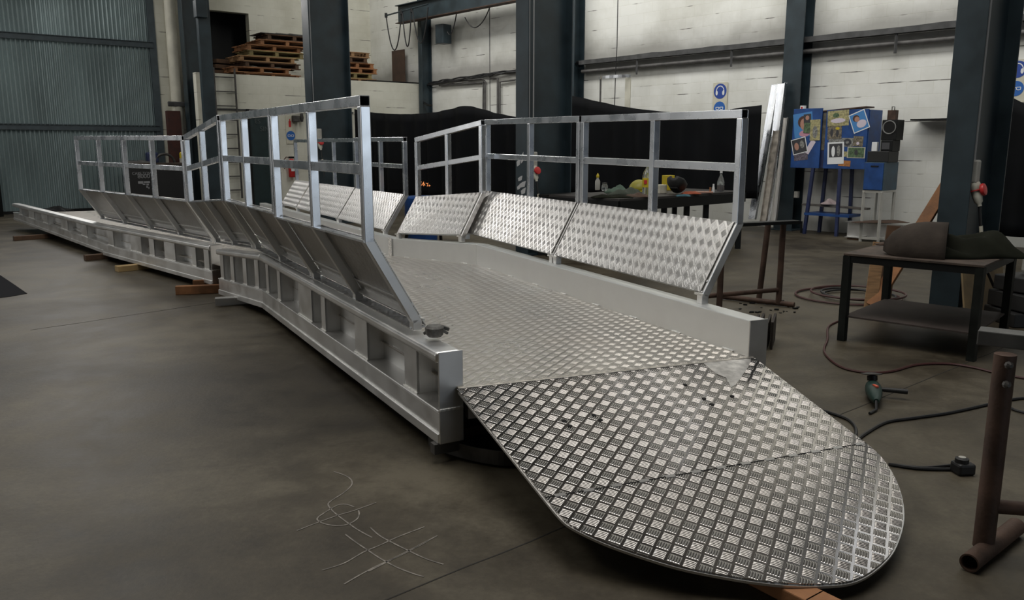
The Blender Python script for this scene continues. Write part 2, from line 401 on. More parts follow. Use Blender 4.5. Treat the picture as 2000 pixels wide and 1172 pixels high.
# corrugated sliding door
M_COR = mat('galvanised_corrugated_sheet', (.30, .37, .375), .45, .25, noise=.22, nscale=1.2, stretch=(1, 1, .35))
M_DFR = mat('grey_green_door_frame', (.055, .075, .085), .5, noise=.2)
dl = V(dpx(-150).x, dpx(-150).y, 0); dr = V(dpx(313).x, dpx(313).y, 0)
L = (dr - dl).length; dirv = (dr - dl).normalized()
door = struct(MB().bar(V(dr.x, dr.y, 0), V(dr.x, dr.y, 5.6), .16, .12, up=GN).build('door_1', M_DFR)); door['_o'] = tuple(door.location)
seg = 0.0905; n = int(L / seg) * 6
m = MB()
def cf(u, v):
    x = u * L; d = .030 * math.cos(2 * math.pi * x / seg)
    return dl + dirv * x + GN * (.02 + d) + V(0, 0, .04 + v * 5.0)
m.grid(cf, n, 2); m.build('corrugated_sheet', M_COR, door, smooth=True)
for zc in (1.91, 3.86):
    a = dl + GN * .07 + V(0, 0, zc); q = dr + GN * .07 + V(0, 0, zc)
    MB().bar(a, q, .06, .11).build('girt', M_DFR, door)
    MB().bar(a + V(0, 0, .07) + GN * .02, q + V(0, 0, .07) + GN * .02, .10, .012).build('girt_lip', M_DFR, door)
MB().bar(dl + V(0, 0, .03) + GN * .05, dr + V(0, 0, .03) + GN * .05, .1, .06).build('bottom_rail', M_BLACK, door)
lw = W0 + WD * 0
# wall left of door
struct(wallslab(dl, dl - GD * 6 , 0, 8.8, .3, GN).build('wall_back_left', M_DFR))
struct(wallslab(dl, V(dr.x, dr.y, 0) + GD * .1, 5.1, 8.8, .12, GN).build('wall_back_gable', M_DFR))

# ---- steel columns
def icol(name, base, fdir, depth_dir, bf, d, tf, tw, z1, label, m=M_STEEL, conduit=False):
    """I-section column: near flange corner at base, flange along fdir, web along depth_dir"""
    o = thing(name, label, 'column', base + fdir * bf / 2)
    c0 = base + fdir * bf / 2
    up = V(0, 0, z1)
    for k in (tf / 2, d - tf / 2):
        MB().bar(c0 + depth_dir * k, c0 + depth_dir * k + up, bf, tf, up=depth_dir).build('flange', m, o, bevel=.004)
    MB().bar(c0 + depth_dir * tf, c0 + depth_dir * (d - tf) , tw, .01).build('web_foot', m, o)
    q = MB().bar(c0 + depth_dir * d / 2, c0 + depth_dir * d / 2 + up, tw, d - 2 * tf, up=depth_dir); q.build('web', m, o)
    MB().bar(c0 - depth_dir * .08 + V(0, 0, .012), c0 + depth_dir * (d + .08) + V(0, 0, .012), bf + .1, .024).build('base_plate', m, o)
    return o
R0 = V(3.79, 7.27, 0)
cdefs = [(0.0, 'dark blue-green steel column at the right, with a grey socket box, behind the welding table'),
         (5.59, 'tall dark steel column in the centre, behind the near right railing, paint torn off in white patches'),
         (11.5, 'dark steel column in front of the pallets on the gallery'),
         (17.55, 'dark steel column beside the white downpipe at the corrugated door')]
COLS = []
for t, lab in cdefs:
    b_ = R0 + WD * t; COLS.append(icol('steel_column', b_, -WD, -WN, .25, .85 if t < 12 else .5, .02, .014, 8.6, lab))
for t, bf, lab in ((.97, .36, 'dark wall column behind the leaning aluminium profiles and blue cabinet'),
              (6.40, .32, 'dark wall column rising beside the tall centre column, above the black curtain'),
              (12.03, .17, 'slim dark wall column at the right end of the gallery parapet')):
    b_ = W0 + WD * (t + bf / 2) + WN * .34
    icol('wall_column', b_, -WD, -WN, bf, .33, .02, .014, 8.6, lab)

# ================================================================== GANGWAY
gw = thing('aluminium_gangway', 'long welded aluminium gangway with treadplate deck, flared railings and round-nosed ramp, resting on timber blocks', 'gangway', V(0, 5.5, 0))

def girder(P0, P1, zb0, zb1, zt0, zt1, inw, stiffs, w=.12, endcap=True, name='side_girder', lc=.166, label=None, ut=.055):
    """open side girder: lower chord box, thin web on the inner side, upper tube, stiffeners in the recess"""
    d = (P1 - P0).normalized(); nrm = inw.normalized()
    def pt(s, off, z):
        T = s / (P1 - P0).length
        base = P0 + d * s + nrm * off
        return V(base.x, base.y, z)
    Ln = (P1 - P0).length
    def quad(s0, s1, o0, o1, fz0, fz1):
        # prism between s0..s1 (along), o0..o1 (across), z functions
        vs = []
        for s_ in (s0, s1):
            T = s_ / Ln
            zb = lerp(zb0, zb1, T); zt = lerp(zt0, zt1, T)
            za = fz0(zb, zt); zc = fz1(zb, zt)
            vs += [pt(s_, o0, za), pt(s_, o1, za), pt(s_, o1, zc), pt(s_, o0, zc)]
        return vs, [(3, 2, 1, 0), (4, 5, 6, 7)] + [(i, (i + 1) % 4, 4 + (i + 1) % 4, 4 + i) for i in range(4)]
    web = MB(); web.add(*quad(0, Ln, w - .008, w, lambda a, b: a + lc, lambda a, b: b - .02))
    o = web.build(name, M_AL, gw)
    if label: o['label'] = label
    a = MB(); a.add(*quad(0, Ln, 0, w, lambda a, b: a, lambda a, b: a + lc - .012))
    a.add(*quad(0, Ln, -.006, w, lambda a, b: a + lc - .012, lambda a, b: a + lc))
    a.add(*quad(0, Ln, -.010, w * .5, lambda a, b: a, lambda a, b: a + lc * .30))
    a.build('lower_chord', M_ALB if False else M_AL, o, bevel=.004)
    a = MB(); a.add(*quad(0, Ln, -.012, w, lambda a, b: b - ut, lambda a, b: b)); a.build('upper_chord', M_AL, o, bevel=.018, seg=4)
    for (s0, s1) in stiffs:
        s = MB()
        s.add(*quad(s0, s1, .012, .024, lambda a, b: a + lc, lambda a, b: b - ut))
        s.add(*quad(s0, s0 + .008, .012, w - .008, lambda a, b: a + lc, lambda a, b: b - ut))
        s.build('stiffener', M_AL, o)
        # weld beads at the foot and the back edge
        wv = MB(); wv.add(*quad(s0 - .01, s1 + .01, .004, .016, lambda a, b: a + lc - .002, lambda a, b: a + lc + .008)); 
        wv.build('weld_bead', M_WELD, o, bevel=.003)
    if endcap:
        e = MB(); e.add(*quad(-.008, 0, -.004, w + .004, lambda a, b: a - .002, lambda a, b: b)); e.build('end_plate', M_AL, o, bevel=.004)
        e = MB(); e.add(*quad(-.014, -.004, -.002, w + .002, lambda a, b: a + lc - .006, lambda a, b: a + lc + .008)); e.build('weld_bead', M_WELD, o, bevel=.003)
    return o

A = V(-.345, 3.697, 0); t1 = V(-.4825, .8759, 0); nL = V(.8759, .4825, 0)
B = A + t1 * 3.86; Cc = V(-2.95, 8.08, 0)
st = [(.28, .48), (1.06, 1.30), (1.90, 2.20), (2.25, 2.65)]
st = [(.30, .47), (1.06, 1.29), (1.92, 2.02), (2.26, 2.62), (3.2, 3.3), (3.62, 3.72)]
girder(A, B, .10, .09, .55, .567, nL, st, label='near left side girder')
kd = (Cc - B).normalized(); kn = V(kd.y, -kd.x, 0)
girder(B, Cc, .09, .03, .567, .488, kn, [(.10, .2), (.42, .52), (.78, .88), (1.1, 1.2)], endcap=False)
C2 = V(-3.13, 8.40, 0); D = V(-5.43, 10.75, 0); E_ = V(-9.15, 14.9, 0)
fd = (D - C2).normalized(); fn = V(fd.y, -fd.x, 0)
Lf = (D - C2).length
girder(C2, D, .07, .075, .485, .475, fn, [(.08, .2), (.40, .5), (.95, 1.25), (1.55, 1.7), (1.95, 2.3), (2.9, 3.1)], lc=.15, label='far left side girder', endcap=True)
ed = (E_ - D).normalized(); en = V(ed.y, -ed.x, 0)
girder(D + en * .04, E_ + en * .04, .08, .17, .455, .47, en, [(.9, 1.2), (1.9, 2.3), (3.1, 3.4), (4.0, 4.4), (4.9, 5.1)], lc=.14, endcap=False, label='far left end girder')

# right kerb, seen from inside: flat sheet
HL = at(893, 757, .37); HR = at(1470, 697, .37)
K0 = at(1466, 627, .57); K1 = at(930, 477, .57); K2 = V(-1.36, 9.06, .485); K3 = K2 + V(-.487, .873, 0) * 6.6
def kerb(p, q, zt0, zt1, zb0, zb1, th=.115, endp=False):
    d = (q - p); d.z = 0; d.normalize(); o_ = V(d.y, -d.x, 0)      # outward (right)
    m = MB(); vs = []
    for r, zb, zt in ((p, zb0, zt0), (q, zb1, zt1)):
        r0 = V(r.x, r.y, 0); vs += [r0 + V(0, 0, zb), r0 + o_ * th + V(0, 0, zb), r0 + o_ * th + V(0, 0, zt), r0 + V(0, 0, zt)]
    m.add(vs, [(3, 2, 1, 0), (4, 5, 6, 7)] + [(i, (i + 1) % 4, 4 + (i + 1) % 4, 4 + i) for i in range(4)])
    k = m.build('kerb_girder', M_KERB, gw, bevel=.005)
    # stitch welds along the deck joint
    L_ = (q - p).length; nn = int(L_ / .45)
    for i in range(nn):
        w_ = MB(); s_ = (i + .35) / nn; c = p.lerp(q, s_); zz = lerp(.372, .372 + (zt1 - zt0), s_)
        w_.bar(V(c.x, c.y, zz + zt0 - .57) - d * .045 - o_ * .003, V(c.x, c.y, zz + zt0 - .57) + d * .045 - o_ * .003, .014, .014); w_.build('stitch_weld', M_WELD, k, bevel=.004)
    if endp:
        e = MB(); e.bar(V(p.x, p.y, (zb0 + zt0) / 2) + o_ * th / 2 - d * .006, V(p.x, p.y, (zb0 + zt0) / 2) + o_ * th / 2 + d * .004, th + .01, zt0 - zb0 + .006); e.build('end_plate', M_ALD, k, bevel=.003)
    return k
kerb(K0, K1, .57, .57, .12, .12, endp=True)
kerb(K1, K2, .57, .485, .12, .06)
kerb(K2 + V(-.02, .05, 0), K3, .485, .485, .06, .06)
kp = MB().bar(V(K2.x + .0, K2.y - .03, .10), V(K2.x, K2.y - .03, .50), .05, .012, up=V(.68, .73, 0)); kp.build('joint_plate', M_WELD, gw, bevel=.002)

# deck
def pl3(p, z): return V(p.x, p.y, z)
Ain = A + nL * .12; Bin = B + nL * .115; Cin = Cc + kn * .11; C2in = C2 + fn * .11; Din = D + fn * .11; Ein = E_ + en * .14
e1 = (HR - HL).normalized(); e2 = Z.cross(e1)
dk = MB()
dk.slab([HL, HR, pl3(K1, .372), pl3(Bin, .372)], .006, Z, (HL, e1, e2))
dk.build('deck_plate', M_DECK, gw)['label'] = 'near deck plate'
dk = MB(); n_ = ((pl3(K1, .372) - pl3(Bin, .372)).cross(pl3(Cin, .30) - pl3(Bin, .372))).normalized()
dk.slab([pl3(Bin, .372), pl3(K1, .372), pl3(K2, .29), pl3(Cin, .295)], .006, n_, (pl3(Bin, .372), e1, e2)); dk.build('deck_plate', M_DECK, gw)
e1f = fn; e2f = fd
dk = MB(); dk.slab([pl3(Cin, .29), pl3(K2, .288), pl3(K3, .288), V(-6.6, 16.2, .288), pl3(Ein, .29), pl3(Din, .29)], .006, Z, (pl3(Cin, .29), e1f, e2f)); dk.build('deck_plate', M_DECK, gw)
# cross members under the deck at the near end
MB().bar(HL + V(.04, .06, -.09) , HR + V(-.03, .06, -.09), .05, .16).build('cross_beam', M_ALD, gw)
for s_ in (1.2, 2.4, 3.6):
    p = A + t1 * s_ + nL * .13; q = p + nL * 1.5; MB().bar(pl3(p, .28), pl3(q, .28), .05, .15).build('cross_beam', M_ALD, gw)

# ramp flap
T = at(1640, 1138, .06); rn = (HR - HL).cross(T - HL).normalized()
rn = rn if rn.z > 0 else -rn
re1 = (HR - HL).normalized(); re2 = rn.cross(re1); re2 = -re2 if re2.y > 0 else re2
def rp(u, v, lift=0): return HL + re1 * u + re2 * v + rn * lift
SEAM = .94
half1 = [(-.005, .012), (.074, SEAM), (1.632, SEAM - .03), (1.678, .012)]
edge = [(.074, SEAM), (.086, 1.06), (.108, 1.13), (.18, 1.235), (.27, 1.33), (.37, 1.42), (.475, 1.49), (.59, 1.555), (.72, 1.61), (.86, 1.643), (.95, 1.64),
        (1.05, 1.61), (1.16, 1.56), (1.27, 1.485), (1.37, 1.40), (1.46, 1.30), (1.53, 1.20), (1.585, 1.10), (1.62, 1.0), (1.632, SEAM - .03)]
def smoothpoly(pts, n=4):
    out = []
    for i in range(len(pts) - 1):
        p0 = pts[max(i - 1, 0)]; p1 = pts[i]; p2 = pts[i + 1]; p3 = pts[min(i + 2, len(pts) - 1)]
        for k in range(n):
            t = k / n
            out.append(tuple(.5 * ((2 * p1[j]) + (-p0[j] + p2[j]) * t + (2 * p0[j] - 5 * p1[j] + 4 * p2[j] - p3[j]) * t * t + (-p0[j] + 3 * p1[j] - 3 * p2[j] + p3[j]) * t ** 3) for j in range(len(pts[0]))))
    out.append(pts[-1]); return out
edge_s = smoothpoly(edge, 4)
fr = (HL, re1, -re2)
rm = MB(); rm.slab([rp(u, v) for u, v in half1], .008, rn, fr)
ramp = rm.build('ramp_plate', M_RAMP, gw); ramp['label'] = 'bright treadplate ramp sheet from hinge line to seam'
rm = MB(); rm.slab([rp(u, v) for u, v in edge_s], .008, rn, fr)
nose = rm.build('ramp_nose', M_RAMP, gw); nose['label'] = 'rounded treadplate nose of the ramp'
outl = [(.0, .03)] + edge_s + [(1.672, .03)]
em = MB(); o2 = [rp(u, v, -.012) for u, v in outl]
for i in range(len(o2) - 1): em.bar(o2[i], o2[i + 1], .010, .010, up=rn)
em.build('edge_strip', M_ALD, nose)
sm = MB(); 
a_ = rp(.074, SEAM, .0006); b__ = rp(1.632, SEAM - .03, .0006); sm.bar(a_, b__, .004, .0012, up=rn); sm.build('seam_gap', M_HOLE, nose)
for k in range(13):
    gm = MB(); t = .04 + k * .078; c = a_.lerp(b__, t); gm.bar(c - re1 * .022 + rn * .0006, c + re1 * .022 + rn * .0006, .018, .0012, up=rn); gm.build('ground_weld', mat('ground_weld', (.46, .45, .44), .32, 1.0), nose)
for (x, y) in ((1102, 822), (1113, 832), (1160, 811), (1173, 821), (1375, 779), (1390, 790), (1430, 774), (1338, 752)):
    r = _ray(x, y); t = (HL - V(0, 0, EYE)).dot(rn) / r.dot(rn); c = V(0, 0, EYE) + r * t
    MB().lathe([(.011, 0), (.011, .0015)], c + rn * .0002, 16, rn).build('bolt_hole', M_HOLE, ramp)
def onramp(x, y, lift=.0006):
    r = _ray(x, y); t = (HL - V(0, 0, EYE)).dot(rn) / r.dot(rn); return V(0, 0, EYE) + r * t + rn * lift
gp = MB(); gp.slab([onramp(*q, .0018) for q in ((1372, 708), (1398, 730), (1418, 738), (1428, 757), (1437, 752), (1449, 735), (1462, 716), (1467, 701))], .0014, rn)
gp.build('ground_patch', mat('ground_patch', (.72, .70, .67), .42, 1.0, noise=.25, nscale=25), ramp)
hm = MB(); hm.bar(HL + re2 * .006 + rn * .001, HR + re2 * .006 + rn * .001, .018, .006, up=rn); hm.build('hinge_weld', M_DECK and mat('hinge_weld', (.5, .47, .42), .5, .9, noise=.3, nscale=40), gw, bevel=.002)
# landing skid below the ramp
for off in (.35, 1.25):
    MB().bar(rp(off, .05, -.045), rp(off, 1.25, -.03), .04, .05, up=rn).build('ramp_rib', M_ALD, gw)

# railings
def railing(f0, f1, n, k_off, zk0, zk1, zt0, zt1, fr_posts, side, label=None, lower=True):
    """f0,f1 foot points (with z); n outward plan normal; plate on the inner face"""
    d = (f1 - f0); d.normalize()
    def F_(t): return f0.lerp(f1, t)
    def K_(t): p = F_(t) + n * k_off; return V(p.x, p.y, lerp(zk0, zk1, t))
    def T_(t): p = K_(t); return V(p.x, p.y, lerp(zt0, zt1, t))
    tr = MB(); e0 = T_(0) - V(0, 0, .025); e1_ = T_(1) - V(0, 0, .025)
    ext = d * .018
    tr.bar(e0 - ext, e1_ + ext, .05, .05, hollow=.004)
    o = tr.build('railing_panel', M_ALB, gw, bevel=.003)
    if label: o['label'] = label
    ts = fr_posts
    for i in range(len(ts) - 1):
        a = K_(ts[i]).lerp(T_(ts[i]), .50); c = K_(ts[i + 1]).lerp(T_(ts[i + 1]), .50)
        dd = (c - a).normalized(); MB().bar(a + dd * .024, c - dd * .024, .04, .05).build('mid_rail', M_ALB, o, bevel=.003)
    for t in ts:
        MB().bar(K_(t) - V(0, 0, .005), T_(t) - V(0, 0, .05), .05, .05, up=n).build('post', M_ALB, o, bevel=.004)
        if side < 0 and 0 < t < 1: continue
        f_ = F_(t) + V(0, 0, .045)
        sl = (K_(t) - f_).normalized()
        MB().bar(f_, K_(t) + sl * .012, .05, .05, up=n).build('flared_post', M_AL, o, bevel=.004)
        MB().bar(F_(t), f_ + V(0, 0, .012), .05, .05, up=n).build('foot', M_AL, o, bevel=.003)
        MB().bar(f_ - n * .028 - d * .04 + V(0, 0, .012), f_ - n * .028 + d * .04 + V(0, 0, .012), .012, .012).build('weld_bead', M_WELD, o)
    # kick plate with lips
    inn = -n
    pf = lambda t, s: (F_(t) + V(0, 0, .05)).lerp(K_(t), s) + (inn * .030 * 1.0 + V(0, 0, .014))
    lo = .02 if side < 0 else -.11
    a, b2, c, d2 = pf(-.002, lo), pf(1.002, lo), pf(1.002, 1.0), pf(-.002, 1.0)
    slope = (d2 - a).normalized(); pn = d.cross(slope)
    if pn.dot(inn) < 0: pn = -pn
    m = MB(); poly = [a, b2, c, d2]
    nn = (b2 - a).cross(c - a).normalized()
    if nn.dot(pn) < 0: poly = poly[::-1]
    m.slab(poly, .004, pn, (a, d, slope)); m.build('kick_plate', M_KICK, o)
    # back lips of the plate (stiffening angles) top and bottom
    kt0, kt1 = K_(0), K_(1)
    MB().bar(kt0 + V(0, 0, .0) - d * .02, kt1 + d * .02, .056, .010).build('top_angle', M_ALB, o)
    if side > 0:
        g0 = F_(-.005) + n * .0 + V(0, 0, .012); g1 = F_(1.005) + V(0, 0, .012)
        MB().bar(g0 - n * .008, g1 - n * .008, .085, .006).build('bottom_ledge', M_ALB, o)
    q0 = pf(-.01, .03) - pn * .02; q1 = pf(1.01, .03) - pn * .02
    MB().bar(q0, q1, .034, .006, up=slope).build('bottom_angle', M_AL, o)
    q0 = pf(-.01, .18) - pn * .008; q1 = pf(1.01, .18) - pn * .008
    MB().bar(q0, q1, .006, .012, up=slope).build('back_fold', M_AL, o)
    return o

def P3(x, y, z): return V(x, y, z)
# near left pair
f0 = P3(-.496, 4.094, .57)
nl = -nL
for s0, s1, lab in ((0.0, 1.86, 'near left railing panel'), (1.92, 3.80, None)):
    railing(f0 + t1 * s0, f0 + t1 * s1, nl, .24, 1.04, 1.02, lerp(1.735, 1.765, s0 / 3.8), lerp(1.735, 1.765, s1 / 3.8), (0, .5, 1), 1, lab)
# kink left
fa = P3(-2.38, 7.48, .565); fb = P3(-3.13, 8.62, .485); kd2 = (fb - fa); kd2.z = 0; kd2.normalize(); kn2 = V(-kd2.y, kd2.x, 0)
railing(fa, fb, kn2, .24, 1.02, .93, 1.765, 1.61, (0, .5, 1), 1)
# far left pair
f0 = P3(-3.251, 8.828, .47); tf_ = V(-.678, .735, 0); nf = V(-.735, -.678, 0)
for s0, s1, lab in ((0.0, 1.88, 'far left railing panel'), (1.9, 3.84, None)):
    railing(f0 + tf_ * s0, f0 + tf_ * s1, nf, .245, lerp(.925, .901, s0 / 3.84), lerp(.925, .901, s1 / 3.84), lerp(1.605, 1.635, s0 / 3.84), lerp(1.605, 1.635, s1 / 3.84), (0, .5, 1), 1, lab)
# near right pair
f0 = P3(1.147, 4.813, .57); tr_ = V(-.4235, .906, 0); nr = V(.906, .4235, 0)
for s0, s1, lab in ((0.0, 1.85, 'near right railing panel'), (1.92, 3.79, 'second right railing panel, kick plate glaring white')):
    railing(f0 + tr_ * s0, f0 + tr_ * s1, nr, .235, 1.037, 1.04, lerp(1.71, 1.76, s0 / 3.8), lerp(1.71, 1.76, s1 / 3.8), (0, .48, 1), -1, lab)
# kink right
fa = P3(-.50, 8.06, .565); fb = at(780, 467, .485); kd2 = (fb - fa); kd2.z = 0; kd2.normalize(); kn2 = V(kd2.y, -kd2.x, 0)
railing(fa, fb, kn2, .26, 1.03, .93, 1.75, 1.59, (0, .5, 1), -1)
# far right pair
f0 = P3(-1.48, 9.5, .47); ts_ = V(-.487, .873, 0); ns = V(.873, .487, 0)
for s0, s1 in ((0.0, 1.75), (1.79, 3.9), (3.95, 4.9)):
    railing(f0 + ts_ * s0, f0 + ts_ * s1, ns, .265, .93, .92, 1.60, 1.61, (0, .46, 1) if s0 < 3.9 else (1,), -1)

#@@PART2
# ================================================================== helpers for the rest
WU = -WD
def WP(u, k, z): return W0 + WU * u + WN * k + V(0, 0, z)
def onw(x, y, k): return onwall(W0 + WN * k, WD, x, y)
def wu(x, k, y=330): return (onw(x, y, k) - W0).dot(WU)
def wrect(x0, x1, y0, y1, k):
    ym = (y0 + y1) / 2; a = onw(x0, ym, k); b2 = onw(x1, ym, k); zt = (zat(a, y0) + zat(b2, y0)) / 2; zb = (zat(a, y1) + zat(b2, y1)) / 2
    return (a - W0).dot(WU), (b2 - W0).dot(WU), zb, zt
def wb(m, u0, u1, z0, z1, k0, k1):
    ps = [WP(u, k, z) for z in (z0, z1) for (u, k) in ((u0, k0), (u1, k0), (u1, k1), (u0, k1))]
    m.add(ps, [(3, 2, 1, 0), (4, 5, 6, 7)] + [(i, (i + 1) % 4, 4 + (i + 1) % 4, 4 + i) for i in range(4)]); return m
def text_mesh(txt, size, ext=.001):
    cu = bpy.data.curves.new('t', 'FONT'); cu.body = txt; cu.size = size; cu.extrude = ext; cu.align_x = 'CENTER'
    o = bpy.data.objects.new('t', cu); C.objects.link(o); bpy.context.view_layer.update()
    me = bpy.data.meshes.new_from_object(o.evaluated_get(bpy.context.evaluated_depsgraph_get()))
    vs = [v.co.copy() for v in me.vertices]; fs = [tuple(p.vertices) for p in me.polygons]
    bpy.data.objects.remove(o); bpy.data.curves.remove(cu); bpy.data.meshes.remove(me)
    return vs, fs
def text_on(name, txt, size, origin, ux, uz, m, parent):
    vs, fs = text_mesh(txt, size); n = ux.cross(uz)
    b_ = MB(); b_.add([origin + ux * v.x + uz * v.y + n * v.z for v in vs], fs); return b_.build(name, m, parent)
def wav(a, b, n, sag, wob=.0, seed=0):
    r = random.Random(seed); out = []
    for i in range(n + 1):
        t = i / n; p = a.lerp(b, t); out.append(p + V(0, 0, -4 * sag * t * (1 - t)) + V(r.uniform(-wob, wob), r.uniform(-wob, wob), r.uniform(-wob, wob)))
    return out
def floorpath(px, z, n=6):
    pts = [at(x, y, 0) for x, y in px]; pts = [(p.x, p.y, z) for p in pts]; return [Vector(p) for p in smoothpoly(pts, n)]

M_PIPE = mat('sooty_grey_pipe', (.13, .125, .12), .6, .2, noise=.3)
M_TRAY = mat('dusty_cable_tray', (.07, .07, .07), .7, noise=.4, nscale=6)
M_CABLE = mat('black_cable', (.012, .012, .013), .5)
M_BLUE = mat('royal_blue_paint', (.012, .06, .22), .45, noise=.3, nscale=6)
M_BLUED = mat('faded_blue_grey_paint', (.035, .075, .11), .5, noise=.3, nscale=6)
M_NAVY = mat('navy_paint', (.02, .03, .09), .5, noise=.3)
M_PAPER = mat('cream_sign_paper', (.60, .57, .46), .7, noise=.1)
M_SBLUE = mat('sign_blue', (.02, .06, .30), .5)
M_WHITE = mat('white_print', (.75, .76, .76), .6)
M_RED = mat('signal_red', (.55, .03, .03), .4)
M_GREYP = mat('pale_grey_plastic', (.42, .41, .37), .5, noise=.12)
M_CREAM = mat('cream_paint', (.62, .60, .50), .6, noise=.15, nscale=3)
M_GUN = mat('raw_steel', (.09, .085, .08), .5, .6, noise=.35, nscale=9, bump=.1)
M_TTOP = mat('burnt_table_top', (.085, .062, .048), .7, .2, noise=.45, nscale=6, bump=.3)
M_FELT = mat('grey_brown_leather', (.055, .044, .036), .85, spec=.15, noise=.3, nscale=4, bump=.3, bscale=20)
M_CLOTH = mat('dark_green_canvas', (.014, .015, .010), .95, spec=.08, noise=.3, nscale=4, bump=.3, bscale=20)
M_YEL = mat('yellow_plastic', (.55, .42, .02), .45)
M_HOSE = mat('dark_red_hose', (.065, .022, .02), .5)
M_GREEN = mat('dark_green_tool_plastic', (.012, .035, .028), .45)
M_BRN = mat('brown_board', (.075, .045, .03), .8, noise=.3, nscale=4)

# ================================================================== floor joints and marks
def strip(pts, wd, z):
    m = MB()
    for i in range(len(pts) - 1): m.bar(V(pts[i].x, pts[i].y, z), V(pts[i + 1].x, pts[i + 1].y, z), wd, .001)
    return m
M_JOINT = mat('floor_joint_dirt', (.018, .016, .013), .9)
ja = at(700, 1194); jb = at(1109, 1027); jd = (jb - ja).normalized()
def wobble(a, d, n, ln, amp, seed):
    r = random.Random(seed); nn = V(-d.y, d.x, 0); return [a + d * (ln * i / n) + nn * r.uniform(-amp, amp) for i in range(n + 1)]
struct(strip(wobble(ja - jd * .6, jd, 60, 9, .004, 1), .006, .0006).build('trim_1', M_JOINT))
j2 = at(60, 645); j2b = at(400, 594); jd2 = (j2b - j2).normalized()
struct(strip(wobble(j2, jd2, 40, 6, .006, 2), .007, .0006).build('trim_2', M_JOINT))
M_CHALK = mat('chalk', (.22, .20, .175), .9, noise=.5, nscale=30)
def cz(pts): return [(560 + x / 4.0147, 880 + y / 4.0137) for x, y in pts]
ch = MB()
for ln in ([(370, 168), (440, 190), (500, 225), (510, 270), (450, 330), (350, 395), (325, 425), (350, 465), (400, 510), (480, 570), (560, 625), (670, 685)],
           [(80, 630), (220, 575), (400, 510), (520, 475), (700, 410)],
           [(250, 520), (240, 545), (290, 575), (390, 592), (480, 580), (550, 540), (568, 500), (562, 470)],
           [(250, 520), (320, 475), (400, 430), (470, 425), (530, 445)],
           [(460, 660), (540, 720), (630, 780), (720, 840), (790, 880), (880, 925), (1000, 970), (1075, 992)],
           [(655, 605), (730, 670), (830, 725), (940, 780), (1090, 850), (1230, 895)],
           [(280, 940), (450, 885), (600, 800), (740, 740), (870, 680), (1080, 600)],
           [(450, 1050), (560, 985), (700, 910), (800, 865), (960, 785), (1180, 670)],
           [(640, 950), (800, 870), (960, 790), (1110, 710)]):
    P_ = floorpath(cz(ln), .0012, 5)
    for i in range(len(P_) - 1): ch.bar(P_[i], P_[i + 1], .006, .0008)
tag(ch.build('chalk_marks', M_CHALK), 'chalk loop and crossing chalk lines drawn on the bare concrete floor', 'chalk marks')

# ================================================================== timber blocks and supports
def block(pa, pb, w_, h_, m, label, z=0.0, name='timber_block'):
    a = at(*pa); b2 = at(*pb); return tag(MB().bar(V(a.x, a.y, z + h_ / 2), V(b2.x, b2.y, z + h_ / 2), w_, h_).build(name, m, bevel=.006), label, 'wood block', 'timber blocks under the gangway')
def blk(p0, d, ln, w_, h_, m, label):
    d = d.normalized(); a = V(p0.x, p0.y, h_ / 2)
    return tag(MB().bar(a, a + d * ln, w_, h_).build('timber_block', m, bevel=.005), label, 'wood block', 'timber blocks under the gangway')
blk(at(27, 470) , fn, .9, .10, .07, M_WOODD, 'dark timber block under the farthest end of the gangway')
blk(at(166, 509), fn, .8, .10, .073, M_WOODD, 'dark brown timber block under the joint of the two far girders')
blk(at(228, 531), fn, .8, .12, .071, mat('yellow_pine', (.42, .29, .13), .7, noise=.3, nscale=5), 'pale yellow pine block, second nearest under the far girder')
blk(at(340, 577) + V(0, .05, 0), V(.97, .25, 0), 1.1, .07, .088, M_WOODO, 'long orange-brown timber on edge where far girder and bend meet')
blk(at(372, 568) + V(0.0, .08, 0), V(.97, .25, 0), .5, .04, .10, M_WOODO, 'thin orange timber lying against the long orange-brown timber')
cst = MB(); p = at(421, 598); d_ = V(.95, .3, 0).normalized()
cst.bar(V(p.x, p.y, .075), V(p.x, p.y, .075) + d_ * .8, .10, .008); cst.bar(V(p.x, p.y, .04) , V(p.x, p.y, .04) + d_ * .8, .008, .07)
tag(cst.build('steel_channel', M_ALD), 'grey metal channel supporting the bend of the gangway on the floor', 'metal channel')
blk(V(-.30, 3.95, 0), nL, 1.7, .09, .095, M_WOODD, 'dark timber under the near end of the left girder')
blk(at(1585, 1188), V(.55, -.75, 0), .55, .10, .05, M_WOODO, 'orange timber poking out under the rounded nose of the ramp')
blk(at(1585, 1188) - V(.55, -.75, 0) * .5, V(.55, -.75, 0), .48, .10, .05, M_WOODO, 'orange timber hidden beneath the rounded nose of the ramp')
q = MB(); p = A + t1 * .02; q.bar(pl3(p + nL * -.03 - t1*.0, .075), pl3(p + nL * .10, .075), .05, .05); q.build('packing_foot', M_GUN, gw)
# curved steel rim under the ramp
cr_ = MB(); pts = [at(x, y, .02) for x, y in smoothpoly([(838, 868), (870, 882), (905, 893), (945, 902), (985, 907), (1030, 905)], 4)]
for i in range(len(pts) - 1): cr_.bar(pts[i] + V(0, 0, .03), pts[i + 1] + V(0, 0, .03), .008, .07)
inner = [p_ + V(.1, .55, .03) for p_ in pts]
cr_.slab([p_ + V(0, 0, .02) for p_ in pts] + inner[::-1], .006)
tag(cr_.build('curved_steel_plate', M_GUN), 'curved dark steel rim lying under the hinge of the ramp', 'steel plate')

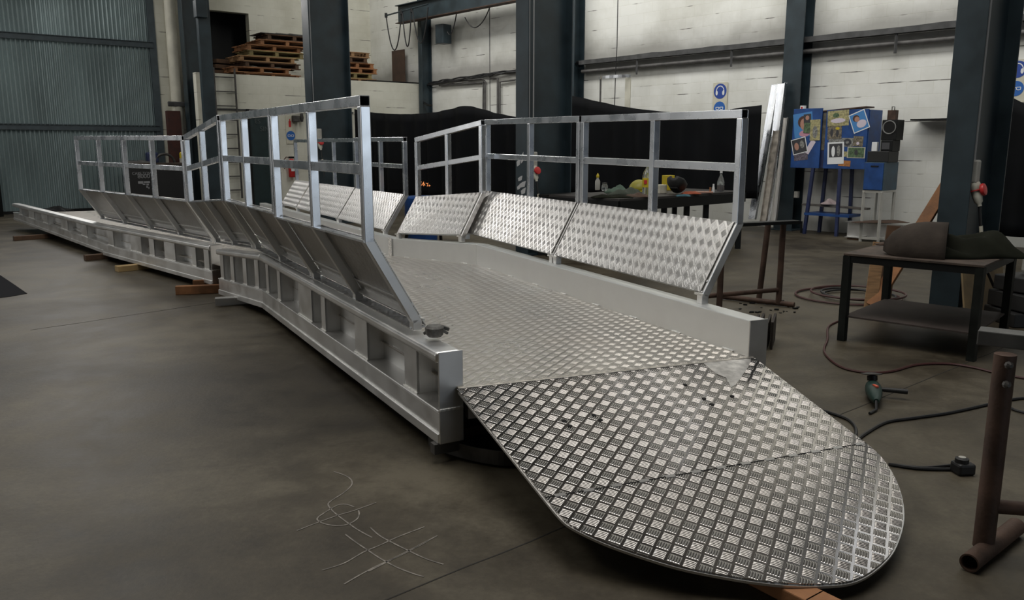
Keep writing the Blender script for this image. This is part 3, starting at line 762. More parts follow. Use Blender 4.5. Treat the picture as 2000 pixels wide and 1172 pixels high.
# clamp on the girder
cl = thing('welding_clamp', 'grey metal earth clamp resting on the near left girder beside the last rail foot', 'clamp', V(-.38, 3.93, .568))
cp = V(-.39, 3.95, .568)
M_CLP = mat('worn_grey_casting', (.17, .165, .155), .6, .5, noise=.4, nscale=40)
MB().lathe([(.034, 0), (.046, .012), (.048, .045), (.038, .056), (.028, .058)], cp + V(.005, 0, 0), 9).build('clamp_body', M_CLP, cl)
MB().bar(cp + V(-.05, .015, .012), cp + V(.03, .005, .046), .03, .016).build('handle', M_CLP, cl, bevel=.004)
MB().bar(cp + V(.02, .02, .05), cp + V(.075, .03, .030), .026, .018).build('jaw', M_CLP, cl, bevel=.004)
MB().bar(cp + V(.03, -.01, .045), cp + V(.068, .012, .012), .02, .014).build('jaw', M_CLP, cl, bevel=.004)

# ================================================================== column fittings: sockets, conduits
def socket(base, fdirn, k, z, label, conduit=True, big=1.0):
    """grey interlocked socket with red cap and drooping cable on the column web side"""
    o = thing('wall_socket', label, 'socket', base)
    c = base + WU * .20 + WN * (-.12) ; c = V(c.x, c.y, z)
    MB().box(c + V(0, 0, .06), (.10 * big, .13 * big, .20 * big), rotz(math.radians(48))).build('socket_box', M_GREYP, o, bevel=.015)
    dn = (WU * .35 - V(0, 0, 1)).normalized()
    p0 = c - V(0, 0, .04) + WU * .03
    MB().lathe([(.048, 0), (.052, .02), (.048, .06), (.040, .07), (.040, .12), (.034, .17), (.018, .19), (.018, .21)], p0, 18, dn).build('plug', M_CREAM, o, smooth=True)
    MB().lathe([(.053, 0), (.054, .008)], p0 + dn * .065, 18, dn).build('red_ring', M_RED, o)
    MB().lathe([(.02, 0), (.05, .006), (.055, .02), (.05, .034), (.03, .04)], p0 + dn * .06 + WU * .045, 18, (WU + V(0, 0, .25))).build('red_cap', M_RED, o, smooth=True)
    e = p0 + dn * .2
    MB().tube([e, e + V(.01, -.01, -.1), e + V(.03, -.02, -.25), e + V(.05, -.03, -.5)], .012, 10).build('cable', M_CABLE, o)
    MB().tube([e + V(.022, -.016, -.18), e + V(.030, -.02, -.24)], .016, 10).build('cable_tag', M_PAPER, o)
    return o
def colbase(t): return R0 + WD * t
socket(colbase(0) , WU, 0, 1.22, 'grey socket box with red-capped plug on the column at the right')
socket(colbase(5.59), WU, 0, 1.26, 'grey socket box with red-capped plug on the centre column')
socket(colbase(11.5), WU, 0, 1.66, 'pale socket box on the column beside the fire extinguisher')
for t, lab in ((0, 'right column'), (5.59, 'centre column'), (11.5, 'column before the pallets')):
    b_ = colbase(t) + WU * .215
    for kk, nm in ((.05, 0), (.13, 1)):
        if t == 11.5 and nm: continue
        p = b_ - WN * kk
        tag(MB().tube([V(p.x, p.y, 1.2), V(p.x, p.y, 8.5)], .009, 8).build('conduit', mat('pale_conduit', (.38, .38, .38), .5)), 'thin pale conduit, %s, running down the %s' % (('front' if not nm else 'rear'), lab), 'conduit')
# torn white paint on the centre column
pm = MB(); b_ = colbase(5.59)
for (u0, z0, w_, h_) in ((.03, 1.22, .07, .12), (.11, 1.26, .05, .16), (.06, 1.02, .08, .08), (.09, .93, .12, .10), (.12, .84, .09, .10), (.04, .9, .06, .08)):
    o3 = b_ + WU * u0 + WN * .0015 + V(0, 0, z0)
    pm.slab([o3, o3 + WU * w_ * .8 + V(0, 0, h_ * .2), o3 + WU * w_ + V(0, 0, h_), o3 + WU * w_ * .4 + V(0, 0, h_ * .8), o3 + WU * (-.01) + V(0, 0, h_ * .5)], .001, WN)
pm.build('peeled_paint', mat('peeled_paint', (.45, .45, .45), .7), COLS[1])

# post beside the left column, box on it, downpipe, brown post
p = onwall(PC + GN * .9, GD, 413, 285); p.z = 0
lp = thing('slim_column', 'slim dark steel column with a grey box near the top, left of the wall ladder', 'column', p)
MB().bar(p, p + V(0, 0, 8.6), .26, .16, up=GN).build('shaft', M_STEEL, lp, bevel=.004)
pb = onwall(PC + GN * 1.0, GD, 391, 18)
MB().box(pb, (.24, .2, .36), rotz(math.atan2(GD.y, GD.x))).build('box', M_STEEL, lp, bevel=.01)
dpz = dpx(348); dpz.z = 0; dpz = dpz + GN * .16
dp = thing('downpipe', 'white downpipe running down the blockwork right of the corrugated door', 'pipe', dpz)
MB().tube([dpz + V(0, 0, 0.02), dpz + V(0, 0, 8.6)], .13, 18).build('pipe', M_CREAM, dp, smooth=True)
MB().bar(dpz + V(0, 0, 2.5) - GD * .25 + GN * .12, dpz + V(0, 0, 2.5) + GD * .3 + GN * .12, .04, .12).build('bracket', M_TRAY, dp, bevel=.02)
bp_ = dpx(333); bp_.z = 0; bp_ = bp_ + GN * .42
tag(MB().bar(bp_, bp_ + V(0, 0, 2.33), .30, .2, up=GN).build('brown_post', mat('dark_red_oxide', (.065, .022, .016), .7, noise=.3)), 'dark red-brown post standing before the downpipe behind the far railing', 'post')

# ================================================================== gallery: pallets, board, festoon, beam
def glx(x, k, y=150): # point above gallery, k behind the parapet face
    return onwall(PC - GN * k, GD, x, y)
def pw_g(x, k, z):
    p = onwall(PC - GN * k, GD, x, 160); p.z = z; return p
def pallet(c, rz, m, label, w_=1.2, d_=.9):
    o = thing('wooden_pallet', label, 'pallet', c, 'pallets stacked on the gallery')
    R = rotz(rz)
    def bx(name, cx, cy, cz_, sx, sy, sz, mm=m): MB().box(c + R @ V(cx, cy, cz_), (sx, sy, sz), R).build(name, mm, o, bevel=.003)
    for y_ in (-.4, -.2, 0, .2, .4): bx('deck_board', 0, y_ * d_ / .9, .125, w_, .12, .022)
    for y_ in (-.4, 0, .4): bx('bottom_board', 0, y_ * d_ / .9, .011, w_, .1, .022)
    for x_ in (-.52, 0, .52): bx('stringer', x_ * w_ / 1.2, 0, .068, .09, d_, .09)
    return o
rz0 = math.atan2(GD.y, GD.x)
mats_p = [M_WOODO, M_WOOD, M_WOODO, mat('mossy_pine', (.24, .19, .08), .8, noise=.4, nscale=5), M_WOODD]
names_p = ['orange', 'plain pine', 'orange', 'mossy', 'dark']
gtop = 3.14
k_ = 0
for (x, sgn) in ((545, 0), (668, 1)):
    levels = 8 if sgn == 0 else 6
    for i in range(levels):
        off = random.Random(i * 3 + sgn).uniform(-.06, .06)
        kk = .95 + (off * .5)
        if sgn == 0: px = [520, 500, 520, 512, 530, 525, 552, 566][i]
        else: px = [688, 680, 690, 684, 672, 676][i]
        c = glx(px, kk); c.z = gtop + .137 * i
        wd = 1.5 if sgn == 0 else 1.0
        pallet(c, rz0 + off * .5, mats_p[(i * 2 + sgn) % 5], '%s wooden pallet, %s from the bottom, in the %s stack on the gallery' % (names_p[(i * 2 + sgn) % 5], ['first', 'second', 'third', 'fourth', 'fifth', 'sixth', 'seventh', 'eighth'][i], ['left', 'right'][sgn]), w_=wd)
c = glx(558, .9); sh = MB(); zz = gtop + .137 * 8 + .02
for i, (px, s_) in enumerate(((560, 1.2), (575, 1.0), (590, .9))):
    cc = glx(px, .9 + .1 * i); sh.box(V(cc.x, cc.y, zz + i * .02), (1.3 * s_, .8, .014), rotz(rz0 + .1 * i))
tag(sh.build('sheet_offcuts', M_GUN), 'dark metal sheets lying on top of the left pallet stack', 'sheet metal')
for i, (px, zz) in enumerate(((428, .0), (432, .13), (440, .26), (436, .39))):
    c = glx(px, 1.7); m_ = MB(); m_.box(V(c.x, c.y, gtop + zz + .055), (.9 - .1 * (i % 2), .8, .10), rotz(rz0 + .08 * i))
    tag(m_.build('timber_slab', M_WOODD, bevel=.01), 'dark timber slab, %s from the bottom of the shadowy pile left of the pallets' % ['first', 'second', 'third', 'fourth'][i], 'timber', 'dark timber slabs on the gallery')
# narrow ledge material, board against the side wall
br_ = onw(779, 150, .16); zb = zat(br_, 152); zt = zat(br_, 98)
tag(MB().bar(V(br_.x, br_.y, 3.19), V(br_.x, br_.y, zt), .62, .03, up=WN).build('board', M_BRN, bevel=.003), 'brown board standing on the gallery ledge against the side wall', 'board')
r0_ = pw_g(715, .12, 3.20); r1_ = pw_g(834, .12, 3.20)
for i in range(3):
    tag(MB().tube([V(r0_.x, r0_.y, 3.205) - GN * .06 * i + GD * .1 * i, V(r1_.x, r1_.y, 3.205) - GN * .06 * i - GD * .15 * i], .022, 8).build('steel_bar', M_BLACK), 'dark bar lying along the gallery ledge right of the pallets, %s row' % ['front', 'middle', 'back'][i], 'bar', 'bars on the gallery ledge')
ab = onw(823, 198, .3); ac = onw(843, 206, .3)
tag(MB().tube([ab, ab.lerp(ac, .6) - V(0, 0, .03), ac], .03, 8).build('wall_bracket', M_BLACK), 'small black arm sticking out left of the slim wall column', 'bracket')
# crane runway beam on the side wall
ba = W0 + WD * 12.6 + WN * .62; bb_ = W0 - WD * 14 + WN * .62
rb = thing('runway_beam', 'dark steel runway beam carried along the side wall at the top of the picture', 'beam', V(ba.x, ba.y, 4.75))
for z, w_, h_ in ((4.77, .22, .02), (5.22, .22, .02)): MB().bar(V(ba.x, ba.y, z), V(ba.x, ba.y, z) + (-WD) * 5.4, w_, h_).build('flange', M_RUST if z < 5 else M_STEEL, rb)
MB().bar(V(ba.x, ba.y, 5.0), V(ba.x, ba.y, 5.0) - WD * 5.4, .014, .44).build('web', M_STEEL, rb)
fr_a = onw(752, 31, .9); fr_b = onw(836, 8, .9)
fs_ = thing('cable_festoon', 'cable festoon hanging in loops from a rod left of the runway beam', 'cable', fr_a)
MB().tube([fr_a, fr_b], .02, 8).build('rod', M_STEEL, fs_)
def loopc(x0, x1, y0, y1, ybot, k=.9):
    a = onw(x0, y0, k); b2 = onw(x1, y1, k); mid = onw((x0 + x1) / 2, ybot, k); sag = (a.z + b2.z) / 2 - mid.z
    pts = []
    for i in range(17):
        t = i / 16; u = 2 * t - 1; p = a.lerp(b2, .5 + .5 * math.copysign(abs(u) ** 1.25, u)); p.z = lerp(a.z, b2.z, t) - sag * (1 - abs(u) ** 2.6); pts.append(p)
    return pts
for (x0, x1, y0, y1, yb) in ((754, 784, 31, 26, 98), (786, 803, 26, 22, 91), (806, 836, 22, 14, 84)):
    MB().tube(loopc(x0, x1, y0, y1, yb), .016, 8).build('cable_loop', M_CABLE, fs_, smooth=True)
for x, y in ((784, 24), (804, 20), (754, 30)):
    p = onw(x, y, .9); MB().box(p, (.07, .07, .12)).build('trolley', M_BLACK, fs_, bevel=.01)
for (x0, x1, y0, y1, yb, lab) in ((908, 958, 34, 10, 52, 'left'), (874, 892, 62, 24, 62, 'short')):
    tag(MB().tube(loopc(x0, x1, y0, y1, yb, .5), .014, 8).build('hanging_cable', M_CABLE, smooth=True), '%s black cable loop drooping below the runway beam' % lab, 'cable')
p = onw(866, 67, .34); tag(MB().box(p, (.30, .30, .48), rotz(math.radians(48))).build('junction_box', M_STEEL, bevel=.01), 'dark box fixed high beside the slim wall column', 'electric box')

# ================================================================== cable tray, pipes on the side wall
ta = W0 + WD * 12.0; tb = W0 - WD * 9
tr = thing('cable_tray', 'dusty cable tray with a pipe running along the white side wall', 'cable tray', V(W0.x, W0.y, 3.1))
t0_ = W0 + WD * 6.2
MB().bar(V(t0_.x, t0_.y, 3.28) + WN * .12, V(tb.x, tb.y, 3.28) + WN * .12, .22, .012).build('tray_base', M_TRAY, tr)
MB().bar(V(t0_.x, t0_.y, 3.31) + WN * .235, V(tb.x, tb.y, 3.31) + WN * .235, .008, .09).build('tray_side', M_TRAY, tr)
MB().tube([V(t0_.x, t0_.y, 3.13) + WN * .12, V(tb.x, tb.y, 3.11) + WN * .12], .042, 10).build('pipe', M_PIPE, tr, smooth=True)
for i in range(4):
    a = V(t0_.x, t0_.y, 3.37 - .025 * i) + WN * (.05 + .05 * i); b2 = V(tb.x, tb.y, 3.37 - .025 * i) + WN * (.05 + .05 * i)
    MB().tube(wav(a, b2, 40, 0, .014, i), .013, 6).build('cable', M_CABLE, tr)
for x in (1000 + 250, 1434, 1752):
    p = onw(x, 120, .1); 
    MB().bar(V(p.x, p.y, 2.96) + WN * .1, V(p.x, p.y, 3.34) + WN * .1, .035, .035).build('bracket', M_TRAY, tr)
tc_ = thing('cable_bundle', 'black cable bundle strung loosely on the side wall between slim column and centre column', 'cable', V(ta.x, ta.y, 3.3))
for i in range(3):
    a = V(ta.x, ta.y, 3.20 - .03 * i) + WN * (.05 + .04 * i); b2 = V(t0_.x, t0_.y, 3.36 - .03 * i) + WN * (.05 + .04 * i)
    MB().tube(wav(a, b2, 30, -.03, .022, 10 + i), .02, 6).build('cable', M_CABLE, tc_)
for pts, lab in (([(858, 167), (944, 161), (944, 214)], 'lower elbowed pipe dropping behind the curtain, left one'),
                 ([(858, 161), (890, 159), (941, 154), (948, 160), (947, 214)], 'upper elbowed pipe dropping behind the curtain, left one'),
                 ([(958, 153), (972, 153), (972, 222)], 'elbowed pipe right of the wall pilaster, outer one'),
                 ([(1006, 156), (976, 160), (976, 222)], 'elbowed pipe right of the wall pilaster, inner one')):
    tag(MB().tube([onw(x, y, .06) for x, y in pts], .026, 8).build('wall_pipe', M_PIPE), lab, 'pipe')
pw = onw(957, 160, 0); pw.z = 0
struct(MB().bar(pw, pw + V(0, 0, 8.7), .02, .02).build('trim_3', M_TRAY))
# black drop cable near the centre of the wall
tag(MB().tube([onw(1207, -5, .3), onw(1205, 90, .3), onw(1202, 150, .3), onw(1200, 215, .3)], .010, 6).build('drop_cable', M_CABLE), 'thin black cable hanging straight down the white wall', 'cable')
# shiny inverted U duct
ud = thing('steel_hoop', 'shiny metal hoop on two uprights standing against the white wall', 'metal frame', onw(1200, 200, .5))
u0, u1, z0, z1 = wrect(1171, 1231, 149, 230, .5)
m_ = MB(); arc = []
for i in range(13):
    a = math.pi * i / 12; arc.append(WP((u0 + u1) / 2 - math.cos(a) * (u1 - u0) / 2, .5 + .18 * math.sin(a), z1 - .02))
for i in range(12): m_.bar(arc[i], arc[i + 1], .008, .06)
m_.build('hoop', M_ALB, ud)
MB().bar(WP(u1 - .07, .5, 0), WP(u1 - .07, .5, z1), .14, .02, up=WN).build('upright', M_CREAM, ud); MB().bar(WP(u0 + .02, .5, 0), WP(u0 + .02, .5, z1), .035, .02, up=WN).build('upright', M_PIPE, ud)

# ================================================================== signs
def disc(name, c, r, n, m, parent, th=.002):
    MB().lathe([(r, 0), (r, th)], c, 32, n).build(name, m, parent)
def sign_pair(x0, x1, y0, y1, k, label, ear=True, gog=True):
    u0, u1, z0, z1 = wrect(x0, x1, y0, y1, k); um = (u0 + u1) / 2; w_ = u1 - u0
    o = thing('safety_sign', label, 'sign', WP(um, k, z0))
    m_ = MB(); wb(m_, u0, u1, z0, z1, k - .004, k); m_.build('sheet', M_PAPER, o)
    r = w_ * .44; c1 = z1 - r * 1.15; c2 = c1 - 2.25 * r
    K = k + .001; UZ = V(0, 0, 1)
    disc('blue_disc', WP(um, K, c1), r, WN, M_SBLUE, o); disc('blue_disc', WP(um, K, c2), r * .9, WN, mat('sign_blue_light', (.02, .12, .42), .5), o)
    g = MB()  # head with ear defenders
    def ell(cx, cz_, rx, rz, kk): 
        g.slab([WP(um + cx + math.cos(a) * rx, kk, cz_ + math.sin(a) * rz) for a in [2 * math.pi * i / 18 for i in range(18)]], .001, WN)
    ell(-r * .52, c1 - r * .22, r * .17, r * .32, K + .004); ell(r * .52, c1 - r * .22, r * .17, r * .32, K + .004); g.build('ear_cup', M_WHITE, o)
    b2 = MB(); arc = [WP(um + math.cos(a) * r * .62, K + .0035, c1 - r * .1 + math.sin(a) * r * .78) for a in [math.pi * i / 16 for i in range(17)]]
    for i in range(16): b2.bar(arc[i], arc[i + 1], .001, .010, up=V(0, 0, 1)) if False else b2.bar(arc[i], arc[i + 1], r * .11, .0015, up=WN)
    b2.build('headband', M_WHITE, o)
    g2 = MB(); s = r * .9
    for sx in (-1, 1):
        pts = [WP(um + sx * s * .36 + dx * s, K + .004, c2 + dz * s) for dx, dz in ((-.27, .16), (.27, .16), (.25, -.16), (.05, -.2), (-.2, -.16), (-.27, .16))]
        for i in range(5): g2.bar(pts[i], pts[i + 1], s * .09, .0015, up=WN)
    g2.bar(WP(um - s * .1, K + .004, c2 + s * .1), WP(um + s * .1, K + .004, c2 + s * .1), s * .09, .0015, up=WN)
    g2.build('goggles', M_WHITE, o); return o
sign_pair(1392, 1420, 161, 222, .02, 'blue ear-protection and goggles sign on the white wall above the curtain')
sign_pair(1965, 2006, 116, 200, .02, 'blue ear-protection and goggles sign right of the right-hand column')
# extinguisher sign on the parapet wall
def pw_(x, y, k=.02): return onwall(PC + GN * k, GD, x, y)
a = pw_(557, 225); b2 = pw_(578, 280); zt, zb = zat(a, 225), zat(a, 281)
es = thing('safety_sign', 'red extinguisher symbol above blue goggles disc on the cream wall', 'sign', V(a.x, a.y, zb))
MB().slab([V(a.x, a.y, zb), V(b2.x, b2.y, zb), V(b2.x, b2.y, zt), V(a.x, a.y, zt)], .004, GN).build('sheet', M_PAPER, es)
c = pw_(568, 265, .024); disc('blue_disc', c, .115, GN, mat('sign_blue_light', (.02, .12, .42), .5), es)
g2 = MB()
for sx in (-1, 1):
    pts = [c + GN * .004 + GD * (sx * .045 + dx) + V(0, 0, dz) for dx, dz in ((-.03, .02), (.03, .02), (.03, -.02), (-.03, -.02), (-.03, .02))]
    for i in range(4): g2.bar(pts[i], pts[i + 1], .011, .002, up=GN)
g2.build('goggles', M_WHITE, es)
c = pw_(566, 241, .024); MB().bar(c - V(0, 0, .09), c + V(0, 0, .06), .06, .003, up=GN).build('red_symbol', M_RED, es, bevel=.001); MB().bar(c + V(0, 0, .05), c + V(0, 0, .11), .025, .003, up=GN).build('red_neck', M_RED, es)
# fire extinguisher
c = pw_(571, 350, .12); c.z = zat(c, 346)
ex = thing('fire_extinguisher', 'red fire extinguisher hanging on the cream wall below the safety sign', 'fire extinguisher', c)
MB().lathe([(.07, 0), (.085, .02), (.085, .36), (.06, .43), (.03, .46)], c, 18).build('cylinder', M_RED, ex, smooth=True)
MB().box(c + V(0, 0, .22) + GN * .086, (.10, .01, .14), rotz(rz0)).build('label_band', M_WHITE, ex)
MB().box(c + V(0, 0, .49), (.14, .04, .05), rotz(rz0)).build('valve', M_BLACK, ex, bevel=.01)
MB().tube([c + V(0, 0, .48), c + V(-.12, -.03, .5), c + V(-.2, -.05, .4), c + V(-.16, -.06, .2)], .012, 8).build('hose', M_RUST, ex)

# dark door and ladder on the parapet wall
a = pw_(483, 230); b2 = pw_(543, 230); ztop = zat(a, 213)
dd = struct(MB().slab([V(a.x, a.y, 0), V(b2.x, b2.y, 0), V(b2.x, b2.y, ztop), V(a.x, a.y, ztop)], .04, GN).build('door_2', mat('dark_green_door', (.012, .028, .030), .5, noise=.2)))
MB().bar(V(a.x, a.y, 0) + GN * .03 , V(a.x, a.y, ztop) + GN * .03, .08, .05, up=GN).build('door_frame', M_BLACK, dd)
M_FADE = mat('faded_lettering', (.075, .09, .09), .7)
text_on('lettering', 'ES', .16, V(*pw_(503, 241, .045)), GD, Z, M_FADE, dd); text_on('lettering', 'SIN', .16, V(*pw_(517, 256, .045)), GD, Z, M_FADE, dd)
lad = thing('wall_ladder', 'thin dark metal ladder fixed to the gallery parapet', 'ladder', pw_(445, 300, .1))
la = pw_(427, 285, .10); lb = pw_(467, 285, .10)
for p in (lb,): MB().bar(V(p.x, p.y, .25), V(p.x, p.y, 3.3), .035, .035, up=GN).build('side_rail', M_GUN, lad)
MB().bar(V(la.x, la.y, .25), V(la.x, la.y, 3.3), .035, .035, up=GN).build('side_rail', M_GUN, lad)
for i in range(9): z = .45 + i * .33; MB().bar(V(la.x, la.y, z), V(lb.x, lb.y, z), .025, .025).build('rung', M_GUN, lad)
a = pw_(395, 213, .05); b2 = pw_(690, 222, .05); zp = zat(pw_(560, 216, .05), 217)
tag(MB().tube([V(a.x, a.y, zp), V(b2.x, b2.y, zp)], .022, 8).build('wall_pipe', M_TRAY), 'dark horizontal pipe along the parapet wall above the dark door', 'pipe')
c = pw_(577, 222, .1); c.z = zat(c, 232); tag(MB().box(c, (.18, .12, .16), rotz(rz0)).build('pipe_fitting', M_GUN, bevel=.02), 'grey pipe valve under the horizontal pipe above the safety sign', 'valve')
c = pw_(589, 222, .1); c.z = zat(c, 230); tag(MB().lathe([(.03, -.1), (.05, 0), (.03, .12)], c, 10).build('pipe_tap', M_GUN, smooth=True), 'small tap right of the pipe valve on the cream wall', 'tap')

# ================================================================== curtains
def curtain(name, label, pts, k, zb, seed, kfun=None):
    pts = smoothpoly(pts, 6); tops = [onw(x, y, k if not kfun else kfun(x)) for x, y in pts]
    # resample
    acc = [0]
    for i in range(1, len(tops)): acc.append(acc[-1] + (tops[i] - tops[i - 1]).length)
    n = int(acc[-1] / .045); r = random.Random(seed); ph = [r.uniform(0, 6) for _ in range(5)]
    def P(s):
        for i in range(1, len(acc)):
            if s <= acc[i] + 1e-6: return tops[i - 1].lerp(tops[i], (s - acc[i - 1]) / max(1e-6, acc[i] - acc[i - 1]))
        return tops[-1]
    def fn_(u, v):
        s = u * acc[-1]; t = P(s); d = (.035 + .03 * v) * math.sin(s * 11 + ph[0] + .8 * math.sin(s * 2.3 + ph[1])) + .03 * v * math.sin(s * 5 + ph[2])
        return V(t.x, t.y, lerp(t.z, zb(u) if callable(zb) else zb, v)) + WN * d
    m_ = MB(); m_.grid(fn_, n, 10); return tag(m_.build(name, M_CURT, smooth=True, solid=.006), label, 'curtain')
curtain('welding_curtain', 'black welding curtain sagging behind the second right railing panel, left part',
        [(688, 211), (720, 219), (790, 223), (850, 219), (895, 209), (913, 207), (935, 211), (970, 221), (1012, 229)], 2.2, .25, 1)
curtain('welding_curtain', 'black welding curtain sagging across the side wall behind the workbench, right part',
        [(1075, 172), (1092, 181), (1150, 194), (1200, 205), (1250, 213), (1330, 220), (1400, 216), (1450, 210), (1486, 205)], 1.2, lambda u: lerp(.45, .60, u), 2)
curtain('welding_curtain', 'dark blue-black curtain at the right edge behind the right column',
        [(1925, 160), (1945, 173), (1975, 190), (2020, 208), (2080, 216), (2180, 214), (2300, 200)], 1.0, .25, 3)
p = onw(892, 232, 1.7); q2 = onw(918, 232, 1.7)
cf_ = thing('curtain_frame', 'thin dark pole frame in front of the left welding curtain', 'frame', V(p.x, p.y, 0))
MB().bar(V(p.x, p.y, 0), V(p.x, p.y, p.z), .04, .04).build('pole', M_GUN, cf_); MB().bar(p, q2, .04, .04).build('crossbar', M_GUN, cf_)

# ================================================================== workbench behind the right railing
bz = .85
C0 = V(1.336, 10.171, 0); C1 = C0 - WN * 2.8
wbn = thing('workbench', 'long black steel workbench cluttered with bottles and tools behind the right railing', 'workbench', C0)
bd = -WN; bw = WD * 1.25
MB().slab([V(q_.x, q_.y, bz) for q_ in (C0, C0 + bd * 2.8, C0 + bd * 2.8 + bw, C0 + bw)], .03, Z).build('top', M_TTOP and mat('sooty_bench_top', (.03, .026, .024), .55, noise=.3), wbn)
for a_2, b_2 in ((C0, C0 + bd * 2.8), (C0 + bw, C0 + bd * 2.8 + bw), (C0, C0 + bw), (C0 + bd * 2.8, C0 + bd * 2.8 + bw)):
    MB().bar(pl3(a_2, bz - .09), pl3(b_2, bz - .09), .05, .13).build('apron', M_BLACK, wbn)
for s_ in (.03, .95, 1.45, 1.9, 2.75):
    for e_ in (.03, .97):
        p = C0 + bd * s_ + bw * e_; MB().bar(pl3(p, 0), pl3(p, bz - .1), .07, .07).build('leg', M_BLACK, wbn)
MB().bar(pl3(C0 + bw * .5, .28), pl3(C0 + bd * 2.8 + bw * .5, .28), 1.1, .02).build('shelf', M_BLACK, wbn)
c0b = C0 + bw * 1.02; wb2 = thing('workbench', 'second black workbench left of the cluttered one, behind the joint of the right railing panels', 'workbench', c0b)
MB().bar(pl3(c0b + bd * .45, bz - .02), pl3(c0b + bd * .45 + WD * .22, bz - .02), .9, .03).build('top', M_BLACK, wb2)
for e_ in (.03, .19):
    for s_ in (.05, .85): p = c0b + bd * s_ + WD * e_; MB().bar(pl3(p, 0), pl3(p, bz - .03), .06, .06).build('leg', M_BLACK, wb2)
for (sx, ln, hgt, col_, lab) in ((.35, .5, .20, M_BLACK, 'black crate'), (1.2, .35, .14, M_GUN, 'grey vice')):
    c = C0 + bd * (sx + .2) + bw * .5; tag(MB().box(V(c.x, c.y, .29 + hgt / 2), (ln * .6, .3, hgt)).build('storage_box', col_, bevel=.01), lab + ' on the shelf under the cluttered workbench', 'box')

def onb(x, y, z=bz): p = at(x, y, z); return p
def bottle(name, c, prof, m, label, parts=(), cat='bottle'):
    o = thing(name, label, cat, c); MB().lathe(prof, c, 18).build('body', m, o, smooth=True)
    for nm, pr, mm in parts: MB().lathe(pr, c, 18).build(nm, mm, o, smooth=False)
    return o
M_GLASS = mat('clear_bottle_plastic', (.75, .8, .8), .12, trans=.9)
M_LIQ = mat('dark_red_liquid', (.06, .01, .01), .2)
bottle('spray_bottle', onb(1167, 371), [(.035, 0), (.038, .02), (.038, .13), (.016, .17), (.016, .19)], M_GREYP, 'small grey bottle with yellow cap at the left end of the workbench',
       [('cap', [(.022, .185), (.022, .215), (.010, .235), (.006, .25)], M_YEL)])
bottle('glass_jar', onb(1181, 372), [(.04, 0), (.048, .02), (.048, .07), (.035, .09), (.035, .10)], M_GLASS, 'small round glass jar beside the yellow-capped bottle', [('lid', [(.037, .1), (.037, .115)], M_GUN)], 'jar')
bottle('soda_bottle', onb(1263, 382), [(.058, 0), (.062, .02), (.060, .10), (.062, .26), (.05, .31), (.02, .36), (.016, .40)], M_GLASS, 'large clear plastic bottle with yellow label on the workbench',
       [('label_band', [(.0635, .11), (.0635, .23)], M_YEL), ('cap', [(.018, .395), (.018, .42)], M_GUN)])
MB().box(onb(1263, 382) + V(-.03, -.055, .18), (.04, .02, .05)).build('label_print', M_RED, bpy.data.objects['soda_bottle'])
bottle('sauce_bottle', onb(1407, 374), [(.05, 0), (.052, .02), (.052, .13), (.04, .18), (.017, .24), (.017, .27)], M_GLASS, 'clear bottle with red liquid at the right end of the workbench',
       [('liquid', [(.046, .005), (.046, .09)], M_LIQ), ('cap', [(.019, .265), (.019, .30)], M_WHITE)])
bottle('glue_tube', onb(1393, 376), [(.016, 0), (.018, .01), (.018, .06), (.012, .09), (.012, .12)], M_WHITE, 'slim white tube standing beside the red-liquid bottle', (), 'tube')
bottle('brass_nozzle', onb(1387, 377), [(.012, 0), (.014, .01), (.014, .08)], mat('brass', (.45, .22, .10), .4, .8), 'small brass nozzle left of the slim white tube', (), 'nozzle')
tag(MB().box(onb(1307, 372) + V(0, .1, .11), (.15, .12, .22), rotz(.4)).build('yellow_box', M_YEL, bevel=.006), 'yellow box behind the dark welding mask on the workbench', 'box')
tag(MB().box(onb(1292, 378) + V(0, .05, .06), (.12, .12, .12), rotz(.4)).build('cream_carton', M_PAPER, bevel=.006), 'cream carton left of the dark welding mask', 'carton')
def mask(c, R, m, label, sc=1.0, name='welding_mask'):
    o = thing(name, label, 'welding mask', c); m_ = MB()
    def fn_(u, v):
        a = math.pi * (u * 1.0); x = math.cos(a) * .13; y = math.sin(a) * .15; z = v
        t = 1 - (max(0, v - .55) / .45) ** 2 * .75
        return c + (R @ V(x * t, y * t, z * .26)) * sc
    m_.grid(fn_, 18, 10); m_.build('shell', m, o, smooth=True, solid=.006)
    wm = MB(); 
    for cc in ((0, .148, .15),): wm.box(c + (R @ V(*cc)) * sc, (.11 * sc, .02 * sc, .06 * sc), R)
    wm.build('window', M_HOLE, o); return o
Rm = Matrix.Rotation(math.radians(150), 3, 'Z') @ Matrix.Rotation(math.radians(-62), 3, 'X')
mask(onb(1325, 378) + V(0, 0, .135), Rm, M_RUBBER, 'dark welding mask lying on the workbench before the yellow box', .95)
Rm2 = Matrix.Rotation(math.radians(200), 3, 'Z') @ Matrix.Rotation(math.radians(10), 3, 'X')
hh = onb(1248, 374); o = thing('hard_hat', 'olive-yellow hard hat lying on the workbench beside the large bottle', 'hard hat', hh)
m_ = MB()
def hat(u, v):
    a = 2 * math.pi * u; b3 = math.pi / 2 * v; return hh + V(0, 0, .02) + V(math.cos(a) * math.cos(b3) * .15, math.sin(a) * math.cos(b3) * .12, math.sin(b3) * .15)
m_.grid(hat, 20, 8); m_.build('shell', mat('olive_yellow', (.28, .25, .02), .4), o, smooth=True, solid=.004)
MB().lathe([(.17, 0), (.17, .008), (.12, .02)], hh, 20).build('brim', mat('olive_yellow', (.28, .25, .02), .4), o)
